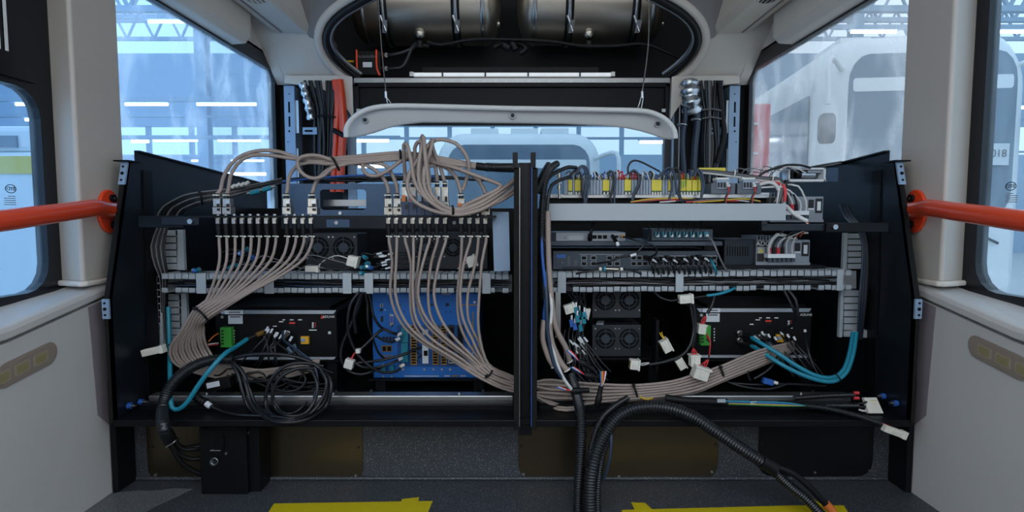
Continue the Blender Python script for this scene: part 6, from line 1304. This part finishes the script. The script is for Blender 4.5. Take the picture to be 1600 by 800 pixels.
# brass terminal post at the left end
tpst = thing('terminal_post', P(873, 310, 1.66), 'upright brass and white terminal post at the left end of the rail', 'terminal')
ob('stem', MB().cyl(P(874, 310, 1.66), P(873, 268, 1.66), 0.004, 8), 'nickel', tpst)
for y in (272, 282, 290): ob('nut', MB().cyl(P(873, y, 1.66), P(873, y+5, 1.66), 0.0075, 6), 'connector_white' if y == 282 else 'nickel', tpst)
# relays with white terminals
for k, (x0, x1) in enumerate(((1111, 1149), (1152, 1190))):
    t = thing('relay', P((x0+x1)/2, 303, Yt), ('left' if k == 0 else 'right')+' grey relay with white screw terminals on the rail', 'relay', 'grey relays')
    ob('body', MB().pb(x0, 286, x1, 303, Yt-0.02, 0.06), 'terminal_dark', t, bevel=0.001); ob('terminal_block', MB().pb(x0+9, 280, x0+29, 295, Yt-0.025, 0.03), 'terminal_grey', t)
    for j in range(4):
        ob('terminal_slot', MB().pb(x0+10.5+j*4.6, 285, x0+13.5+j*4.6, 293, Yt-0.027, 0.003), 'ink' if j < 3 else 'connector_white', t)
        ob('jumper', MB().pb(x0+8+j*5, 277.5, x0+13+j*5, 281.5, Yt-0.02, 0.03), 'connector_white', t)
    for j, mm in enumerate(('wire_red', 'wire_black')):
        w = ob('relay_lead', tubemb(pp([(x0+28+j*1.5, 291, Yt-0.03), (x0+28, 300, Yt-0.04), (x0+24-j, 308, Yt-0.04), (x0+22, 322, Yt-0.05)]), 0.0028, 6), mm, None, '%s lead of the %s grey relay' % (('red', 'black')[j], ('left', 'right')[k]), 'wire', 'relay leads')
        if j == 0: ob('sleeve', MB().cyl(P(x0+24, 289.5, Yt-0.03), P(x0+29, 291, Yt-0.03), 0.005, 8), 'wire_white', w)
for k in range(10):
    mm = ['wire_yellow', 'wire_red', 'wire_black', 'wire_green', 'wire_grey', 'wire_yellow', 'wire_red', 'wire_white', 'wire_black', 'wire_red'][k]; a = 1050+rnd.uniform(-20, 40) if k % 3 else 985
    ob('tray_wire', tubemb(pp([(a, 316, 1.66), (a+30, 312+rnd.uniform(-2, 3), 1.66), (a+80, 311+rnd.uniform(-2, 4), 1.67), (min(a+140, 1188), 315, 1.67)]), 0.0024, 5), mm, None, 'long %s wire lying behind the grey duct cover, %s of the row' % (mm.split('_')[1], ORD[k]), 'wire', 'wires behind the duct cover')
# yellow bar and grey cables above the relays
ob('yellow_bar', MB().pb(1093, 262, 1134, 268, 1.75, 0.02), 'yellow_block', None, 'yellow plastic bar behind the relays', 'bar')
for k in range(7):
    u = k/6.0
    ob('grey_lead', tubemb(pp([(1076+u*20, 266+u*4, 1.70), (1110, 267+u*4, 1.70), (1150, 271+u*5, 1.695), (1190, 277+u*5, 1.69), (1220, 280+u*4, 1.685), (1224-u*6, 295, 1.67), (1217-u*3, 318, 1.66)]), 0.0034, 6), 'wire_grey' if k % 2 else ('wire_black' if k < 5 else 'wire_white'), None, '%s lead from above in the bundle over the relays' % ORD[k], 'cable', 'leads over the relays')
ob('red_lead', tubemb(pp([(1188, 286, 1.69), (1205, 284, 1.685), (1219, 288, 1.68)]), 0.0045, 8), 'wire_red', None, 'thick red lead lying over the right relay', 'cable')
ob('red_lead', tubemb(pp([(1223, 288, 1.67), (1227, 298, 1.665), (1226, 315, 1.665)]), 0.0048, 8), 'wire_red', None, 'thick red lead dropping at the end of the duct cover', 'cable')
for k, (x, y) in enumerate(((1146, 272), (1205, 280))): ob('cable_tie', MB().torus(P(x, y, 1.69), (1, 0, -0.2), 0.012, 0.002, 12, 5), 'connector_white', None, ('left' if k == 0 else 'right')+' white tie round the leads over the relays', 'cable tie', 'white ties over the relays')
for k in range(8):
    x = rnd.uniform(1140, 1215); ob('thin_wire', tubemb(pp([(x, 276, 1.72), (x+8, 266-rnd.uniform(0, 8), 1.72), (x+25, 262+rnd.uniform(-4, 6), 1.72), (x+45, 270, 1.72)]), 0.0018, 5), rnd.choice(['wire_white', 'wire_grey', 'wire_black']), None, 'thin wire curling above the relays', 'wire', 'thin wires above the relays')
for k, q in enumerate(([(1185,276,1.72),(1196,268,1.72),(1215,262,1.72),(1228,258,1.72),(1250,258,1.72),(1266,262,1.74)], [(1266,262,1.76),(1285,258,1.78),(1315,253,1.85)], [(1268,264,1.76),(1290,260,1.78),(1320,255,1.85)])):
    ob('black_lead', tubemb(pp(q), 0.0036, 7), 'wire_black', None, ('left', 'upper right', 'lower right')[k]+' black lead at the open white module', 'cable', 'leads of the open module')
# open white module on the right
om = thing('open_module', P(1262, 284, 1.76), 'open white housing with a motor inside at the right of the relays', 'module')
for r in ((1232,262,1291,265),(1232,280,1291,284),(1232,262,1235,284),(1287,262,1291,284)): ob('housing_wall', MB().pb(*r, 1.74, 0.06), 'label_white', om, bevel=0.001)
ob('back', MB().pb(1232, 262, 1291, 284, 1.80, 0.004), 'case_grey', om); ob('motor', MB().cyl(P(1243, 273, 1.765), P(1272, 273, 1.765), 0.011, 14), 'steel', om); ob('motor_cap', MB().cyl(P(1243, 273, 1.765), P(1250, 273, 1.765), 0.0125, 14), 'box_black', om); ob('board', MB().pb(1262, 264, 1288, 270, 1.75, 0.02), 'case_grey', om)
ob('side_flap', MB().pb(1222, 265, 1233, 282, 1.75, 0.02), 'bracket_blue', om)
ob('panel_sheet', MB().pb(1291, 262, 1310, 284, 1.80, 0.02), 'plate_blue', None, 'blue-grey sheet right of the open white module', 'sheet')
ob('power_lead', tubemb(pp([(1228, 322, 1.64), (1238, 332, 1.62), (1250, 340, 1.61), (1262, 346, 1.60)]), 0.006, 8), 'wire_white', None, 'thick white sleeved lead at the end of the grey duct cover', 'cable')
for k in range(3): ob('power_wire', tubemb(pp([(1252, 341+k, 1.612), (1258, 344+k, 1.605), (1263, 349+k*2, 1.60), (1258, 360, 1.64), (1250-k*8, 370, 1.68)]), 0.002, 5), ('wire_orange', 'wire_red', 'wire_white')[k], None, ('orange', 'red', 'white')[k]+' thin wire dropping from the thick white lead', 'wire')
# conduit line splice on the right duct
sp2 = thing('filter_tube', P(957, 422, 1.64), 'small metal filter tube with a blue ring above the right duct', 'filter')
ob('tube', MB().cyl(P(945, 420, 1.64), P(966, 421, 1.64), 0.006, 12), 'nickel', sp2); ob('ring', MB().cyl(P(943, 420, 1.64), P(946, 420, 1.64), 0.0085, 12), 'teal', sp2)
for x in (938, 971): ob('nut', MB().cyl(P(x-2, 420.5, 1.64), P(x+2, 420.5, 1.64), 0.0055, 6), 'connector_white', sp2)
ob('lead', tubemb(pp([(936, 420.5, 1.64), (915, 424, 1.65), (900, 428, 1.66)]), 0.003, 6), 'wire_black', sp2); ob('lead', tubemb(pp([(973, 420.5, 1.64), (990, 423, 1.65), (1002, 428, 1.66)]), 0.003, 6), 'wire_black', sp2)
# ================================================================== HANDRAILS AND SOCKET PLATES
for s in (-1, 1):
    sd = 'left' if s < 0 else 'right'
    h = thing('handrail', (s*1.11, 1.59, 0.72), 'orange-red handrail with an oval flange on the %s pillar' % sd, 'handrail', 'orange handrails')
    el = [(s*1.117, 1.594+0.043*math.cos(a), 0.782+0.060*math.sin(a)) for a in [i*math.pi/14 for i in range(28)]]
    fl = ob('flange', MB().prism(el, (-s*0.010, 0, 0)), 'orange_red', h, bevel=0.003)
    for z in (0.818, 0.745):
        b_ = ob('bolt', MB().cyl((s*1.107, 1.60, z), (s*1.099, 1.60, z), 0.0105, 14), 'rubber', fl); ob('bolt_socket', MB().cyl((s*1.0995, 1.60, z), (s*1.0985, 1.60, z), 0.004, 6), 'steel', b_)
    ob('bar', tubemb([(s*1.104, 1.63, 0.783), (s*1.088, 1.55, 0.786), (s*1.064, 1.48, 0.790), (s*1.045, 1.43, 0.788), (s*1.01, 1.25, 0.772), (s*0.98, 1.0, 0.752), (s*0.97, 0.6, 0.74), (s*0.97, 0.3, 0.74)], 0.0215, 16, 0.02), 'orange_red', h)
    u = thing('socket_plate', (s*XL, 1.28, 0.40), 'rounded taupe socket plate with two outlets on the %s wall' % sd, 'socket plate', 'socket plates')
    c = PX(42 if s < 0 else 1560, 569 if s < 0 else 558, s*XL)
    pl = [(s*(XL-0.0), a, b+ (a-c.y)*0.16) for a, b in rrect(c.y-0.085, c.z-0.027, c.y+0.085, c.z+0.027, 0.026, 7)]
    pt = ob('plate', MB().prism(pl, (-s*0.004, 0, 0)), 'plate_taupe', u, bevel=0.001)
    pi = [(s*(XL-0.0035), a, b+(a-c.y)*0.16) for a, b in rrect(c.y-0.079, c.z-0.021, c.y+0.079, c.z+0.021, 0.02, 7)]
    ob('plate_inset', MB().prism(pi, (-s*0.002, 0, 0)), 'plate_taupe', pt)
    for k in range(3):
        yc = c.y+0.033-k*0.052
        o_ = ob('outlet', MB().prism([(s*(XL-0.005), yc+a, c.z+(yc-c.y)*0.16+b+a*0.16) for a, b in rrect(-0.02, -0.0125, 0.02, 0.0125, 0.003)], (-s*0.0018, 0, 0)), 'socket_rim', u)
        ob('outlet_well', MB().prism([(s*(XL-0.0066), yc+a, c.z+(yc-c.y)*0.16+b+a*0.16) for a, b in rrect(-0.016, -0.009, 0.016, 0.009, 0.002)], (-s*0.0006, 0, 0)), 'socket_tan', o_)
